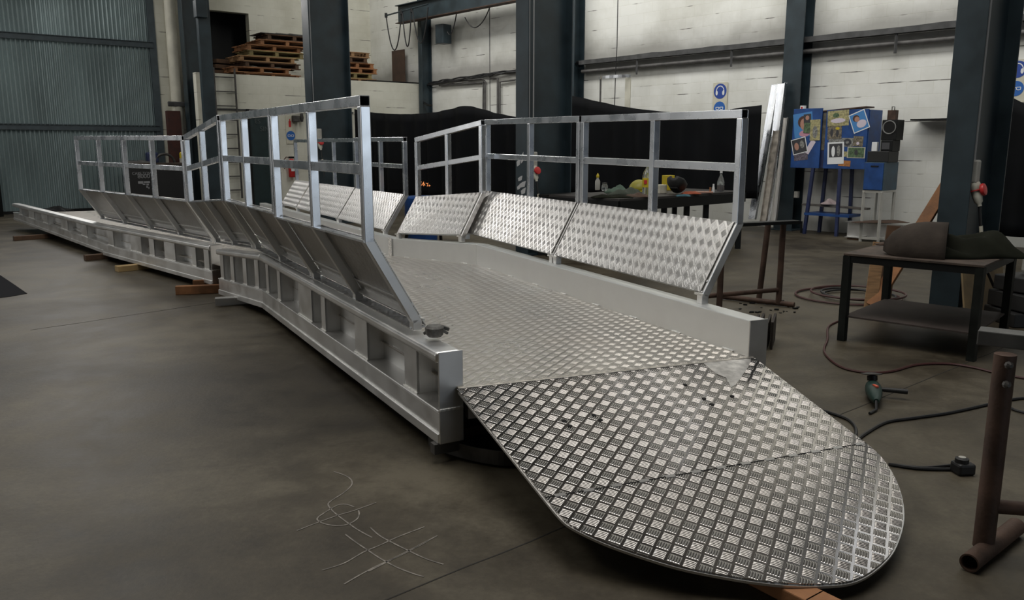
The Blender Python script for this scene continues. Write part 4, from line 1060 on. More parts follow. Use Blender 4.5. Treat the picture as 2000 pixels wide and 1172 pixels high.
def rag(c, sx, sy, sz, m, label, seed, name='cloth_rag', cat='rag', n=14):
    r = random.Random(seed); ph = [r.uniform(0, 6.28) for _ in range(6)]; m_ = MB()
    def fn_(u, v):
        x = (u - .5) * 2; y = (v - .5) * 2; rr = max(abs(x), abs(y))
        z = max(0, (1 - rr ** 2.5)) * (.55 + .3 * math.sin(3.1 * x + ph[0]) * math.cos(2.7 * y + ph[1]) + .15 * math.sin(7 * x + 5 * y + ph[2]))
        return c + V(x * sx + .08 * sx * math.sin(4 * y + ph[3]), y * sy + .08 * sy * math.sin(4 * x + ph[4]), .003 + z * sz)
    m_.grid(fn_, n, n); return tag(m_.build(name, m, smooth=True, solid=.006), label, cat)
rag(onb(1205, 377), .16, .12, .12, mat('pale_green_cloth', (.07, .11, .08), .8), 'pale green crumpled cloth near the left of the workbench', 1)
rag(onb(1222, 381), .22, .14, .13, mat('olive_cloth', (.04, .05, .035), .8), 'olive cloth heaped beside the pale green cloth on the workbench', 2)
rag(onb(1195, 386), .25, .12, .06, M_CLOTH, 'dark green cloth at the front left edge of the workbench', 3)
rag(onb(1246, 385), .16, .10, .06, M_BRN, 'brown scraps in front of the large bottle on the workbench', 4, 'metal_scrap', 'scrap')
rag(onb(1350, 379), .12, .08, .05, mat('orange_cloth', (.30, .06, .02), .7), 'orange-red cloth right of the dark welding mask', 5)
rag(onb(1335, 384), .09, .04, .04, mat('teal_cloth', (.02, .09, .12), .7), 'small blue cloth at the front edge of the workbench', 6)
tag(MB().box(onb(1374, 377) + V(0, 0, .012), (.26, .12, .02), rotz(-.2)).build('copper_plate', mat('copper_pink', (.42, .24, .18), .6), bevel=.003), 'pinkish flat plate lying right of the orange cloth on the workbench', 'plate')
# sparks behind the bent panel
sp_c = at(833, 382, .98) ; M_SPARK = mat('spark_glow', (.9, .35, .1), .5, emis=((1, .35, .12), .8)); sm_ = MB(); r = random.Random(9)
for i in range(26):
    a = V(-1.05, 9.75, 1.02) + V(r.gauss(0, .04), r.gauss(0, .04), abs(r.gauss(0, .03))); sm_.bar(a, a + V(r.uniform(-.03, .03), 0, r.uniform(.0, .035)), .003, .003)
so = tag(sm_.build('grinding_sparks', M_SPARK), 'orange grinding sparks glimpsed above the bent right kick plate', 'sparks'); so['kind'] = 'stuff'
# blue drum + hose behind the far right railing
p = V(-1.15, 10.3, 0); bd_ = thing('blue_drum', 'blue drum half hidden between the right railing panels at the bend', 'drum', p)
MB().lathe([(.2, 0), (.2, .02), (.205, .3), (.2, .32), (.205, .34), (.205, .62), (.2, .64), (.205, .66), (.2, .86), (.17, .88)], p, 24).build('shell', M_BLUE, bd_, smooth=True)
hs = [V(-.95, 9.9, .05), V(-.85, 9.7, .4), V(-.9, 9.5, .62), V(-1.0, 9.35, .7), V(-1.2, 9.5, .55), V(-1.3, 9.8, .3)]
tag(MB().tube([Vector(q_) for q_ in smoothpoly([tuple(h_) for h_ in hs], 5)], .02, 8).build('thick_hose', M_RUBBER, smooth=True), 'thick black hose curling in front of the blue drum', 'hose')

# ================================================================== leaning aluminium profiles
def lean(x0, y0, x1, y1, k0, k1, w_, h_, m, label, name='aluminium_profile', cat='profile'):
    a = onw(x0, y0, k0); b2 = onw(x1, y1, k1)
    o = MB(); d = (b2 - a).normalized(); side = d.cross(WN).normalized()
    o.bar(a, b2, .004, w_, up=side) if False else o.bar(a, b2, w_, .005, up=WN)
    for s_ in (-1, 1): o.bar(a + side * s_ * (w_ / 2 - .003) + WN * h_ / 2, b2 + side * s_ * (w_ / 2 - .003) + WN * h_ / 2, .006, h_, up=WN)
    return tag(o.build(name, m), label, cat, 'aluminium profiles leaning on the side wall')
lean(1471, 428, 1517, 165, 1.0, .40, .13, .06, M_ALB, 'bright aluminium channel leaning on the wall, leftmost of the group')
lean(1497, 432, 1530, 163, .95, .42, .14, .07, M_ALB, 'brightest and widest aluminium channel leaning in the middle of the group')
lean(1492, 436, 1519, 255, 1.22, .74, .12, .05, mat('grubby_profile', (.32, .29, .25), .6, .4, noise=.4), 'shorter grubby grey channel leaning in front of the bright ones')
lean(1513, 436, 1537, 230, .9, .38, .08, .05, M_ALD, 'narrow channel leaning nearest the dark wall column')

# ================================================================== blue cabinet with photographs
kf = .62
cab = thing('blue_cabinet', 'royal blue steel cabinet on a blue stand, doors covered with photographs', 'cabinet', WP(wu(1640, kf), .4, 0))
uL, uR, zb, zt = wrect(1606, 1694, 218, 329, kf)
u0, _, _, _ = wrect(1556, 1600, 214, 329, kf)
m_ = MB(); wb(m_, u0, uR, zb, zt, .16, kf - .02); m_.build('body', M_NAVY, cab, bevel=.004)
uA, uB, zb1, zt1 = wrect(1547, 1603, 212, 328, kf + .02)
m_ = MB(); wb(m_, uA, uB, zb1, zt1, kf - .0, kf + .02); m_.build('door', M_BLUE, cab, bevel=.003)
uC, uD, zb2, zt2 = wrect(1611, 1693, 214, 330, kf + .02)
m_ = MB(); wb(m_, uC, uD, zb2, zt2, kf, kf + .02); m_.build('door', M_BLUE, cab, bevel=.003)
m_ = MB(); wb(m_, uB, uC, zb1 + .3, zt1 - .08, kf - .018, kf - .014); m_.build('inside_clutter', mat('beige_clutter', (.12, .11, .08), .8, noise=.5, nscale=15), cab)
m_ = MB(); wb(m_, uD - .04, uD + .01, zb2 + .03, zt2 - .01, .17, kf); m_.build('side_panel', M_BLUE, cab)
for x, xb in ((1588, 1571), (1613, 1600), (1641, 1634), (1664, 1659)):
    kk = kf if x in (1588, 1641) else .2
    a = onw(x, 335, kk); b2 = onw(xb, 450, kk); b2.z = 0
    MB().bar(V(b2.x, b2.y, 0), V(a.x, a.y, zb), .05, .05).build('leg', M_NAVY, cab)
u0s, u1s, zs0, zs1 = wrect(1572, 1660, 414, 420, kf); 
m_ = MB(); wb(m_, u0s, u1s, zs0 - .02, zs0 + .02, .18, kf + .03); m_.build('shelf', M_BLUE, cab)
u0s, u1s, zs0, zs1 = wrect(1562, 1688, 401, 410, kf - .05)
tag(MB().bar(WP(u0s, .45, zs0 + .06), WP(u1s, .40, zs0 + .04), .14, .03).build('plank', mat('dusty_plank', (.10, .09, .08), .8, noise=.4), bevel=.004), 'dusty dark plank lying across the lower shelf of the blue stand', 'plank')
rag(WP(wu(1618, .45, 405), .42, zs0 + .08), .14, .10, .10, mat('pale_rag', (.35, .28, .28), .8), 'pale crumpled rag on the blue stand shelf', 8)
# lid junk and can
m_ = MB(); a, b3, z0_, z1_ = wrect(1590, 1688, 200, 213, kf); m_.bar(WP(a, .4, zt + .015), WP(b3, .4, zt + .07), .3, .02)
tag(m_.build('rusty_tray', M_RUST), 'rusty sheet-metal tray lying on top of the blue cabinet', 'tray')
p = WP(wu(1569, .45, 205), .45, zt + .0); cn = thing('paint_can', 'small white and yellow can on the left end of the blue cabinet top', 'can', p)
MB().lathe([(.05, 0), (.05, .13)], p, 16).build('body', M_WHITE, cn, smooth=True); MB().lathe([(.0515, .0), (.0515, .05)], p, 16).build('yellow_band', M_YEL, cn)
MB().box(p + V(-.03, -.028, .09), (.03, .03, .04)).build('red_print', M_RED, cn)
def photo(xc, yc, w_, h_, rot, base, figs, label, k=kf + .02, border=None, n=0, name='photograph'):
    c = onw(xc, yc, k + .0022 + n * .0016); o = thing(name, label, 'photograph', c, 'photographs stuck on the blue cabinet'); r = math.radians(rot)
    ux = WU * math.cos(r) + Z * math.sin(r); uz = -WU * math.sin(r) + Z * math.cos(r); s_ = (c.y * _c - (c.z - EYE) * _s) / FPX
    W, H = w_ * s_ / .9, h_ * s_
    def rect(nm, cx, cy, sx, sy, mm, lift, ell=False):
        b4 = MB(); oc = c + ux * cx * W + uz * cy * H + WN * lift
        if ell: b4.slab([oc + ux * math.cos(a) * sx * W / 2 + uz * math.sin(a) * sy * H / 2 for a in [2 * math.pi * i / 14 for i in range(14)]], .0004, WN)
        else: b4.slab([oc - ux * sx * W / 2 - uz * sy * H / 2, oc + ux * sx * W / 2 - uz * sy * H / 2, oc + ux * sx * W / 2 + uz * sy * H / 2, oc - ux * sx * W / 2 + uz * sy * H / 2], .0006, WN)
        b4.build(nm, mm, o)
    if border: rect('paper', 0, 0, 1, 1, border, 0); rect('image', 0, .0, .9, .9, base, .0007)
    else: rect('image', 0, 0, 1, 1, base, .0)
    for i, (cx, cy, sx, sy, mm, el) in enumerate(figs): rect('picture_detail', cx, cy, sx, sy, mm, .0012 + .0003 * i, el)
PB = mat('photo_sky_blue', (.06, .22, .50), .4); PS = mat('photo_skin', (.42, .22, .16), .5); PH = mat('photo_hair', (.07, .03, .02), .5); PW = mat('photo_white_shirt', (.62, .55, .62), .5)
PK = mat('photo_pink', (.5, .25, .32), .5); PG = mat('photo_green', (.10, .16, .08), .5, noise=.6, nscale=30); PY = mat('photo_straw', (.40, .36, .18), .5, noise=.5, nscale=30); PD = mat('photo_dark', (.04, .04, .045), .5)
PGr = mat('photo_grey', (.25, .25, .23), .5, noise=.6, nscale=40); POr = mat('orange_note', (.42, .17, .05), .6, noise=.3, nscale=30); PMx = mat('photo_mixed', (.20, .17, .12), .5, noise=.7, nscale=35)
photo(1569, 244, 36, 46, 8, PB, [(0, .12, .55, .5, PH, True), (.05, .02, .42, .5, PS, True), (.05, -.36, .6, .28, PK, True)], 'blue portrait of a smiling child at the top of the left cabinet door')
photo(1577, 232, 14, 18, 5, PD, [(0, .1, .5, .5, PS, True)], 'small dark snapshot overlapping the top of the child portrait', n=2)
photo(1592, 254, 19, 40, 2, PY, [(0, -.1, .5, .6, PGr, True)], 'tall straw-coloured snapshot at the right edge of the left door', n=3)
photo(1576, 250, 12, 20, -3, PG, [], 'narrow green snapshot between child portrait and straw snapshot', n=4)
photo(1561, 285, 28, 30, 14, PD, [(-.18, 0, .3, .5, PS, True), (.2, .05, .3, .5, PGr, True)], 'black and white picture of two faces with white border on the left door', border=M_WHITE, n=2)
photo(1582, 287, 9, 28, -30, PW, [], 'slanted pale photo strip right of the two-faces picture', n=1)
photo(1564, 306, 26, 14, 6, mat('photo_violet_grey', (.14, .12, .15), .5, noise=.6, nscale=40), [], 'faded violet-grey snapshot lowest on the left door')
photo(1637, 231, 39, 30, 3, PY, [(0, -.15, .7, .3, PW, True), (-.1, .2, .3, .3, PG, True)], 'wide straw and white landscape photo at the top of the right door')
photo(1630, 259, 26, 26, 1, PMx, [(-.2, 0, .2, .6, PD, True), (.2, -.05, .2, .6, PD, True), (.2, .3, .3, .2, M_YEL, True)], 'square group snapshot below the landscape photo')
photo(1678, 237, 30, 38, 22, PB, [(-.12, .2, .4, .35, PH, True), (-.08, .14, .3, .28, PS, True), (.1, -.16, .6, .4, PW, True)], 'tilted blue portrait of a toddler in white on the right door', border=M_WHITE)
photo(1631, 275, 24, 8, 1, PGr, [], 'thin grey photo strip above the wedding picture')
photo(1655, 278, 21, 17, -2, PGr, [(0, 0, .7, .8, PD, True), (0, 0, .3, .3, PGr, True)], 'snapshot of a dark ring in the middle of the right door')
photo(1676, 276, 18, 20, -3, PMx, [(0, -.2, .3, .3, PW, True)], 'brown snapshot right of the dark-ring snapshot')
photo(1672, 298, 32, 21, -1, PG, [(0, 0, .2, .5, PD, True)], 'green garden snapshot with pale border low on the right door', border=M_PAPER)
photo(1632, 299, 30, 42, 3, M_WHITE, [(0, .12, .8, .62, PD, False), (-.15, .08, .22, .5, M_WHITE, True), (.18, .1, .22, .5, PGr, True)], 'white-framed black and white wedding picture on the right door', n=2)
photo(1651, 301, 7, 10, -5, PY, [], 'tiny straw-coloured note between wedding picture and garden snapshot')
photo(1649, 319, 22, 11, -3, POr, [], 'orange paper note at the bottom of the right cabinet door', name='paper_note')

# small blue locker on metal stand with the radio
kk = 1.05
uA, uB, z0_, z1_ = wrect(1687, 1726, 317, 372, kk); 
lk = thing('blue_locker', 'small blue box locker standing on a pale metal stand right of the cabinet', 'locker', WP(uA, .6, 0))
m_ = MB(); wb(m_, uA, uB, z0_, z1_, .55, kk); m_.build('body', M_BLUED, lk, bevel=.004)
m_ = MB(); wb(m_, uA + .01, uB - .008, z0_ + .01, z1_ - .01, kk, kk + .012); m_.build('door', M_BLUE, lk, bevel=.003)
m_ = MB(); wb(m_, (uA + uB) / 2 - .05, (uA + uB) / 2 + .07, z1_ - .07, z1_ - .05, kk + .012, kk + .02); m_.build('slot', M_HOLE, lk)
st_ = thing('metal_stand', 'pale painted angle-iron stand carrying the small blue locker', 'stand', WP(uA, .6, 0))
for u_, k2 in ((uA + .015, kk - .02), (uB - .015, kk - .02), (uA + .015, .58), (uB - .015, .58)): MB().bar(WP(u_, k2, 0), WP(u_, k2, z0_ - .03), .035, .035).build('leg', M_GREYP, st_)
for z_ in (z0_ - .018, .06):
    MB().bar(WP(uA, kk - .02, z_), WP(uB, kk - .02, z_), .035, .035).build('crossbar', M_GREYP, st_); MB().bar(WP(uA + .015, .58, z_), WP(uA + .015, kk, z_), .035, .035).build('crossbar', M_GREYP, st_); MB().bar(WP(uB - .015, .58, z_), WP(uB - .015, kk, z_), .035, .035).build('crossbar', M_GREYP, st_)
ra = thing('radio', 'black portable radio with clutter on top of the small blue locker', 'radio', WP(uA, .8, z1_))
m_ = MB(); wb(m_, uA + .0, uB + .02, z1_, z1_ + .17, .62, .98); m_.build('body', M_RUBBER, ra, bevel=.01)
m_ = MB(); wb(m_, uA + .16, uB + .03, z1_ + .17, z1_ + .34, .62, .9); m_.build('top_unit', M_BLACK, ra, bevel=.01)
m_ = MB(); wb(m_, uA + .18, uA + .30, z1_ + .20, z1_ + .30, .9, .905); m_.build('display', mat('dim_grey_panel', (.06, .06, .065), .4), ra)
tag(wb(MB(), uA + .0, uA + .085, z1_ + .17, z1_ + .31, .80, .86).build('white_box', M_WHITE, bevel=.004), 'small white box left of the radio top', 'box')
sA, sB, s0, s1 = wrect(1722, 1752, 234, 271, .85)
spk = thing('loudspeaker', 'black loudspeaker with grey cone standing above the radio', 'speaker', WP(sA, .7, s0))
m_ = MB(); wb(m_, sA, sB, z1_ + .34, s1, .60, .85); m_.build('cabinet', M_BLACK, spk, bevel=.006)
cc = WP((sA + sB) / 2, .852, (s0 + s1) / 2 + .03)
MB().lathe([(.105, 0), (.105, .008), (.095, .01), (.09, .002)], cc, 24, WN).build('cone_ring', mat('grey_rim', (.22, .22, .21), .5), spk); MB().lathe([(.088, 0), (.088, .003)], cc, 24, WN).build('cone', M_HOLE, spk)
tag(wb(MB(), sB - .02, sB + .55, s1 - .005, s1 + .02, .02, .35).build('wall_shelf', M_BLACK), 'thin black wall shelf right of the loudspeaker', 'shelf')
p = WP((sA + sB) / 2 - .02, .72, s1); pd = thing('padlock_block', 'dark metal block with a ring on top of the loudspeaker', 'metal block', p)
MB().box(p + V(0, 0, .075), (.13, .10, .15), rotz(-.84)).build('block', M_RUST, pd, bevel=.006); MB().tube([p + V(-.02, 0, .15), p + V(-.02, 0, .2), p + V(.02, 0, .2), p + V(.02, 0, .15)], .007, 8).build('ring', M_GUN, pd)
# aluminium beam lying on the floor by the wall
ia = WP(wu(1652, .9, 450), .85, .06); ib = WP(wu(1765, .9, 450) + .4, .85, .06)
be = thing('aluminium_beam', 'pale aluminium I-beam lying on the floor along the wall below the blue locker', 'beam', ia)
for z_, w_, h_ in ((.01, .16, .012), (.26, .16, .012), (.135, .01, .25)): MB().bar(V(ia.x, ia.y, .03 + z_), V(ib.x, ib.y, .03 + z_), w_, h_).build('flange' if h_ < .1 else 'web', M_ALD if h_ < .1 else M_AL, be)
for s_ in (.1, .8): p = ia.lerp(ib, s_); tag(MB().box(V(p.x, p.y, .016), (.2, .1, .03), rotz(-.84)).build('timber_block', M_WOODD), 'flat dark packer under the %s end of the aluminium I-beam' % ('left' if s_ < .5 else 'right'), 'wood block')
rag(V(lerp(ia.x, ib.x, .4), lerp(ia.y, ib.y, .4), .302), .42, .09, .05, M_BRN, 'brown strip of hide lying on the aluminium I-beam', 11)
# floor rod and items left of stand
tag(MB().tube([WP(wu(1566, .7, 440), .7, .02), WP(wu(1566, .7, 440), .72, .22)], .02, 8).build('gas_nozzle', M_BLACK), 'short black rod standing on the floor left of the blue stand', 'rod')
o = thing('light_switch', 'small pale switch on the dark wall column beside the blue cabinet', 'switch', onw(1556, 382, .36)); MB().box(onw(1556, 380, .36), (.07, .07, .11), rotz(-.84)).build('plate', M_GREYP, o, bevel=.005)

# ================================================================== timber easel at the right column
a = at(1703, 604); top = V(4.06, 7.66, 1.15)
tag(MB().bar(V(a.x, a.y, .03), top, .11, .05, up=WN).build('timber_beam', M_WOODO, bevel=.004), 'long orange timber leaning from the floor against the right column', 'timber')
a = at(1699, 603); tag(MB().bar(V(a.x, a.y, 0), V(a.x + .06, a.y + .05, .62), .11, .03, up=V(.3, 1, 0)).build('timber_board', M_WOOD, bevel=.003), 'short upright board behind the left legs of the welding table', 'board')
a = at(1722, 597); tag(MB().bar(V(a.x + .06, a.y + .1, .0), V(a.x + .12, a.y + .15, .75), .12, .04, up=V(.3, 1, 0)).build('timber_board', M_WOODD, bevel=.003), 'dark upright board just right of the short orange board', 'board')
# tan sheet and black box pile to the right
a = at(1886, 632); b2 = at(1962, 600)
tag(MB().slab([V(a.x, a.y, 0), V(b2.x, b2.y, 0), V(b2.x + .05, b2.y + .25, .62), V(a.x + .05, a.y + .25, .52)], .015).build('plywood_sheet', mat('tan_ply', (.15, .105, .05), .8, noise=.3)), 'tan plywood sheet leaning behind the right legs of the welding table', 'sheet')
tag(MB().tube([at(1927, 528, .45) + V(0, .0, 0), at(1957, 596, .05)], .012, 8).build('steel_rod', M_BLACK), 'thin black rod slanting in front of the tan plywood', 'rod')
cb = at(2010, 640); crt = thing('black_crate', 'stack of black boxes at the right edge beyond the welding table', 'crate', V(cb.x, cb.y, 0))
for i, (z_, h_) in enumerate(((0, .12), (.13, .14), (.28, .13))): MB().box(V(cb.x + .1 + .03 * i, cb.y + .2, z_ + h_ / 2), (.5, .45, h_), rotz(.2 * i)).build('box', M_RUBBER, crt, bevel=.01)
tag(MB().box(V(cb.x + .22, cb.y + .25, .42 + .09), (.3, .2, .18), rotz(.4)).build('white_sack', M_GREYP, bevel=.03), 'pale box on the black boxes at the right edge', 'box')

# ================================================================== welding table
tz = .69
TFL, TFR, TBR = V(2.55, 6.22, 0), V(3.26, 5.56, 0), V(3.95, 6.32, 0); TBL = TFL + TBR - TFR
wt = thing('welding_table', 'dark steel welding table with burnt brown top and lower shelf', 'table', (TFL + TBR) / 2)
MB().slab([pl3(p_, tz) for p_ in (TFL, TFR, TBR, TBL)], .018, Z).build('table_top', M_TTOP, wt, bevel=.003)
def inset(p_, f=.04): c = (TFL + TBR) / 2; return p_ + (c - p_).normalized() * f
ps = [inset(p_) for p_ in (TFL, TFR, TBR, TBL)]
for i in range(4): MB().bar(pl3(ps[i], tz - .045), pl3(ps[(i + 1) % 4], tz - .045), .045, .05).build('apron', M_BLACK, wt)
for p_ in ps: MB().bar(pl3(p_, 0), pl3(p_, tz - .02), .055, .055, up=WN).build('leg', mat('scuffed_black_leg', (.010, .012, .010), .55, noise=.5, spec=.25), wt)
MB().slab([pl3(p_, .20) for p_ in ps], .012, Z).build('lower_shelf', mat('brown_shelf_plate', (.06, .046, .040), .75, .2, noise=.35, nscale=5), wt)
# leather cylinder and canvas heap
m_ = MB(); c = at(1792, 500, tz) + V(0, .05, 0); ax = V(.80, -.45, 0).normalized(); sd = V(.45, .80, 0)
def fold(u, v):
    a = math.radians(-25 + 232 * u); r1 = .205 * math.sqrt(max(.02, 1 - (1 - min(1, v * 1.35 + .02)) ** 2))
    return c + ax * ((v - .5) * .42) + sd * (math.cos(math.pi - a) * r1 * 1.05) + V(0, 0, max(.004, .045 + math.sin(a) * r1 * 1.0))
m_.grid(fold, 26, 8)
tag(m_.build('leather_sleeve', M_FELT, smooth=True, solid=.012), 'rolled grey-brown leather welding blanket on the left of the welding table', 'blanket')
rag(at(1900, 503, tz) + V(.04, .14, 0),   .34, .24, .25, M_CLOTH, 'dark green canvas jacket heaped on the right of the welding table', 12, 'canvas_jacket', 'cloth', 26)
rag(at(1735, 478, tz) , .10, .05, .03, M_BRN, 'brown scraps at the back left of the welding table', 13, 'metal_scrap', 'scrap')
rag(at(1835, 470, tz) + V(0, .1, .0), .14, .10, .14, M_FELT, 'second leather flap peeking out behind the rolled blanket', 14, 'leather_flap', 'cloth')

# ================================================================== right foreground trestle
pt_ = V(1.80, 2.93, 0); ptop = .775
ft_a = at(1893, 1100, .035); ft_b = at(1985, 1028, .035)
tj = thing('pipe_trestle', 'rusty brown pipe trestle in the right foreground', 'trestle', pt_)
ft_d = (ft_b - ft_a).normalized()
MB().tube([ft_a, ft_b], .034, 18, hollow=.82).build('foot_pipe', M_RUST, tj, smooth=True)
pb_ = at(1921, 1062, .05)
topp = at(1978, 682, ptop)
MB().tube([V(pb_.x, pb_.y, .04), V(pb_.x + .0, pb_.y, ptop)], .036, 18).build('post', M_RUST, tj, smooth=True)
cx_ = V(pb_.x, pb_.y, .20); MB().tube([cx_, cx_ + V(.9, -.18, 0)], .026, 14).build('cross_pipe', M_RUST, tj, smooth=True)
pe = V(pb_.x + .9, pb_.y - .18, 0)
MB().tube([pl3(pe, .04), pl3(pe, ptop)], .036, 18).build('post', M_RUST, tj, smooth=True)
MB().tube([pl3(pe, .035) - ft_d * .17, pl3(pe, .035) + ft_d * .17], .034, 18, hollow=.82).build('foot_pipe', M_RUST, tj, smooth=True)
for dz in (-.03, -.10): MB().lathe([(.014, 0), (.014, .012), (.006, .02)], V(pb_.x - .01, pb_.y - .036, ptop + dz), 8, V(0, -1, 0)).build('bolt', M_GUN, tj)
ba_ = at(1911, 655, ptop + .03); dirb = V(.93, -.36, 0)
tag(MB().bar(V(pb_.x - .34, pb_.y + .78, ptop + .035) if False else V(ba_.x, ba_.y, ptop + .03), V(ba_.x, ba_.y, ptop + .03) + (V(pb_.x, pb_.y, 0) - V(ba_.x, ba_.y, 0)).normalized() * .01 + V(.80, -.55, 0), .09, .055).build('steel_beam', mat('grey_square_bar', (.10, .10, .095), .55, .4, noise=.3), bevel=.004), 'grey square steel bar resting on the rusty trestle at the right edge', 'steel bar')

# ================================================================== trestles behind the near right railing
def trestle(x0, y0, x1, y1, z_, label, pl=None):
    a = at(x0, y0); b2 = at(x1, y1); o = thing('steel_trestle', label, 'trestle', a)
    return a, b2, o
tp = thing('steel_trestle', 'brown pipe trestle with black top bar behind the near right railing', 'trestle', V(2.2, 7.6, 0))
LA = at(1404, 612); LB = at(1520, 598); LC = at(1482, 588)
for p_ in (LA, LB): MB().tube([pl3(p_, .02), pl3(p_, .78)], .028, 12).build('leg', M_RUST, tp, smooth=True)
MB().tube([pl3(LC, .02), pl3(LC + V(.05, .0, 0), .78)], .028, 12).build('leg', M_RUST, tp, smooth=True)
MB().tube([pl3(LA, .16) - V(.2, .04, .0), pl3(LB, .16)], .022, 10).build('cross_pipe', M_RUST, tp, smooth=True)
MB().tube([pl3(LB, .03) + V(-.45, .35, 0), pl3(LB, .03) + V(.12, -.09, 0)], .025, 10).build('foot_pipe', M_RUST, tp, smooth=True)
MB().bar(pl3(LA, .80) - V(.2, .05, 0), pl3(LB, .80) + V(.14, .03, 0), .10, .03).build('top_bar', M_BLACK, tp)
# strips of steel stacked beside the right kerb
for i in range(4):
    a = V(1.80 + .046 * i, 5.90 + .02 * (i % 2), .105); d_ = V(.36, .93, 0).normalized()
    tag(MB().bar(a, a + d_ * .36, .018, .205 + .008 * (i % 2)).build('steel_strip', mat('dark_brown_plate', (.030, .022, .018), .6, .3, noise=.3), bevel=.003),
        'dark steel plate on edge beside the kerb end, %s from the kerb' % ['first', 'second', 'third', 'fourth'][i], 'steel plate', 'steel plates standing beside the kerb')
# debris under trestle
deb = MB(); r = random.Random(5)
for i in range(26):
    p_ = at(r.uniform(1445, 1560), r.uniform(588, 612)); s_ = r.uniform(.01, .03); deb.box(V(p_.x, p_.y, s_ / 4 + .001), (s_ * 1.6, s_, s_ / 2), rotz(r.uniform(0, 3)))
dbo = tag(deb.build('metal_debris', M_BLACK), 'black scraps scattered on the floor under the pipe trestle', 'debris'); dbo['kind'] = 'stuff'

# ================================================================== hoses, grinder, socket block
hc = thing('hose_coil', 'dark red hose coiled on the floor behind the welding table', 'hose', at(1650, 580))
cc = at(1655, 581); 
for i, (ra_, rb_, ox) in enumerate(((.50, .47, 0), (.34, .30, .12), (.27, .33, .03), (.45, .40, .1))):
    pts = [cc + V(math.cos(a) * ra_ + ox, math.sin(a) * rb_ * 1.0, .015 + .012 * i) for a in [2 * math.pi * j / 36 for j in range(36)]]
    MB().tube(pts, .011, 6, closed=True).build('hose_turn', M_HOSE if i % 3 == 0 else M_CABLE, hc, smooth=True)
tag(MB().tube(floorpath([(1640, 628), (1618, 640), (1616, 665), (1610, 690), (1640, 718), (1690, 730), (1740, 728), (1790, 715), (1850, 713), (1900, 720), (1960, 734), (2040, 745), (2150, 740), (2300, 720)], .009), .0085, 6).build('air_hose', M_HOSE, smooth=True), 'dark red hose curving over the floor from the table leg to the right edge', 'hose')
tag(MB().tube(floorpath([(1590, 800), (1630, 812), (1660, 825), (1672, 845), (1664, 875)], .009), .0085, 6).build('power_cable', M_CABLE, smooth=True), 'dark cable emerging behind the ramp edge left of the grinder', 'cable')
tag(MB().tube(floorpath([(1668, 868), (1690, 850), (1730, 828), (1780, 820), (1850, 810), (1915, 796), (1960, 786), (2010, 780), (2120, 782), (2250, 800)], .009), .0085, 6).build('power_cable', M_CABLE, smooth=True), 'dark cable running from the ramp edge past the grinder to the right', 'cable')
tag(MB().tube(floorpath([(1735, 910), (1800, 917), (1850, 913), (1872, 911)], .009), .0075, 6).build('power_cable', M_CABLE, smooth=True), 'upper cable between ramp nose and black socket block', 'cable')
tag(MB().tube(floorpath([(1740, 911), (1790, 918), (1840, 920), (1872, 920)], .009), .0075, 6).build('power_cable', M_CABLE, smooth=True), 'lower cable between ramp nose and black socket block', 'cable')
tag(MB().tube(floorpath([(1975, 800), (1990, 806), (2030, 812), (2150, 815), (2260, 808)], .009), .0075, 6).build('power_cable', M_CABLE, smooth=True), 'short piece of cable at the right edge beyond the rusty trestle', 'cable')
c = at(1884, 928); sb = thing('socket_block', 'black rubber socket block lying on the floor right of the ramp nose', 'socket', c)
MB().box(c + V(0, .02, .028), (.085, .075, .056), rotz(.1)).build('body', M_RUBBER, sb, bevel=.012); MB().lathe([(.03, 0), (.03, .02), (.02, .024)], c + V(-.008, .02, .054), 16).build('lid', M_RUBBER, sb); MB().lathe([(.016, 0), (.016, .003)], c + V(-.008, .02, .078), 12).build('print', M_GREYP, sb)
# angle grinder
c = at(1706, 800); gr = thing('angle_grinder', 'dark green angle grinder with side handle lying on the floor right of the ramp', 'angle grinder', c)
tipd = (at(1716, 818) - at(1703, 765)).normalized(); hd = at(1703, 770)
p0 = V(hd.x, hd.y, .05)
MB().tube([p0, p0 + tipd * .06, p0 + tipd * .14, p0 + tipd * .22, p0 + tipd * .28, p0 + tipd * .31], [.042, .048, .046, .036, .026, .014], 16).build('body', M_GREEN, gr, smooth=True)
MB().lathe([(.03, 0), (.03, .03), (.012, .034)], p0 + V(0, .01, .035), 16, V(0, .25, 1)).build('gear_head', M_BLACK, gr, smooth=True)
MB().lathe([(.060, 0), (.062, .004), (.03, .010), (.012, .010)], p0 + V(0, .025, .070), 24, V(0, .2, 1)).build('disc', M_GUN, gr)
sd_ = V(-tipd.y, tipd.x, 0); sd_ = sd_ if sd_.x > 0 else -sd_
MB().tube([p0 + tipd * .05 + sd_ * .03, p0 + tipd * .05 + sd_ * .08, p0 + tipd * .05 + sd_ * .19], [.012, .015, .016], 12).build('side_handle', M_RUBBER, gr, smooth=True)
MB().box(p0 + tipd * .14 + V(0, -.01, .045), (.018, .045, .012), rotz(.1)).build('switch', mat('orange_switch', (.6, .10, .05), .5), gr, bevel=.003)
e = p0 + tipd * .31; MB().tube([e, V(e.x, e.y, .012) + tipd * .04, V(e.x, e.y, .009) + tipd * .12 - sd_ * .04], .008, 8).build('cord', M_CABLE, gr)

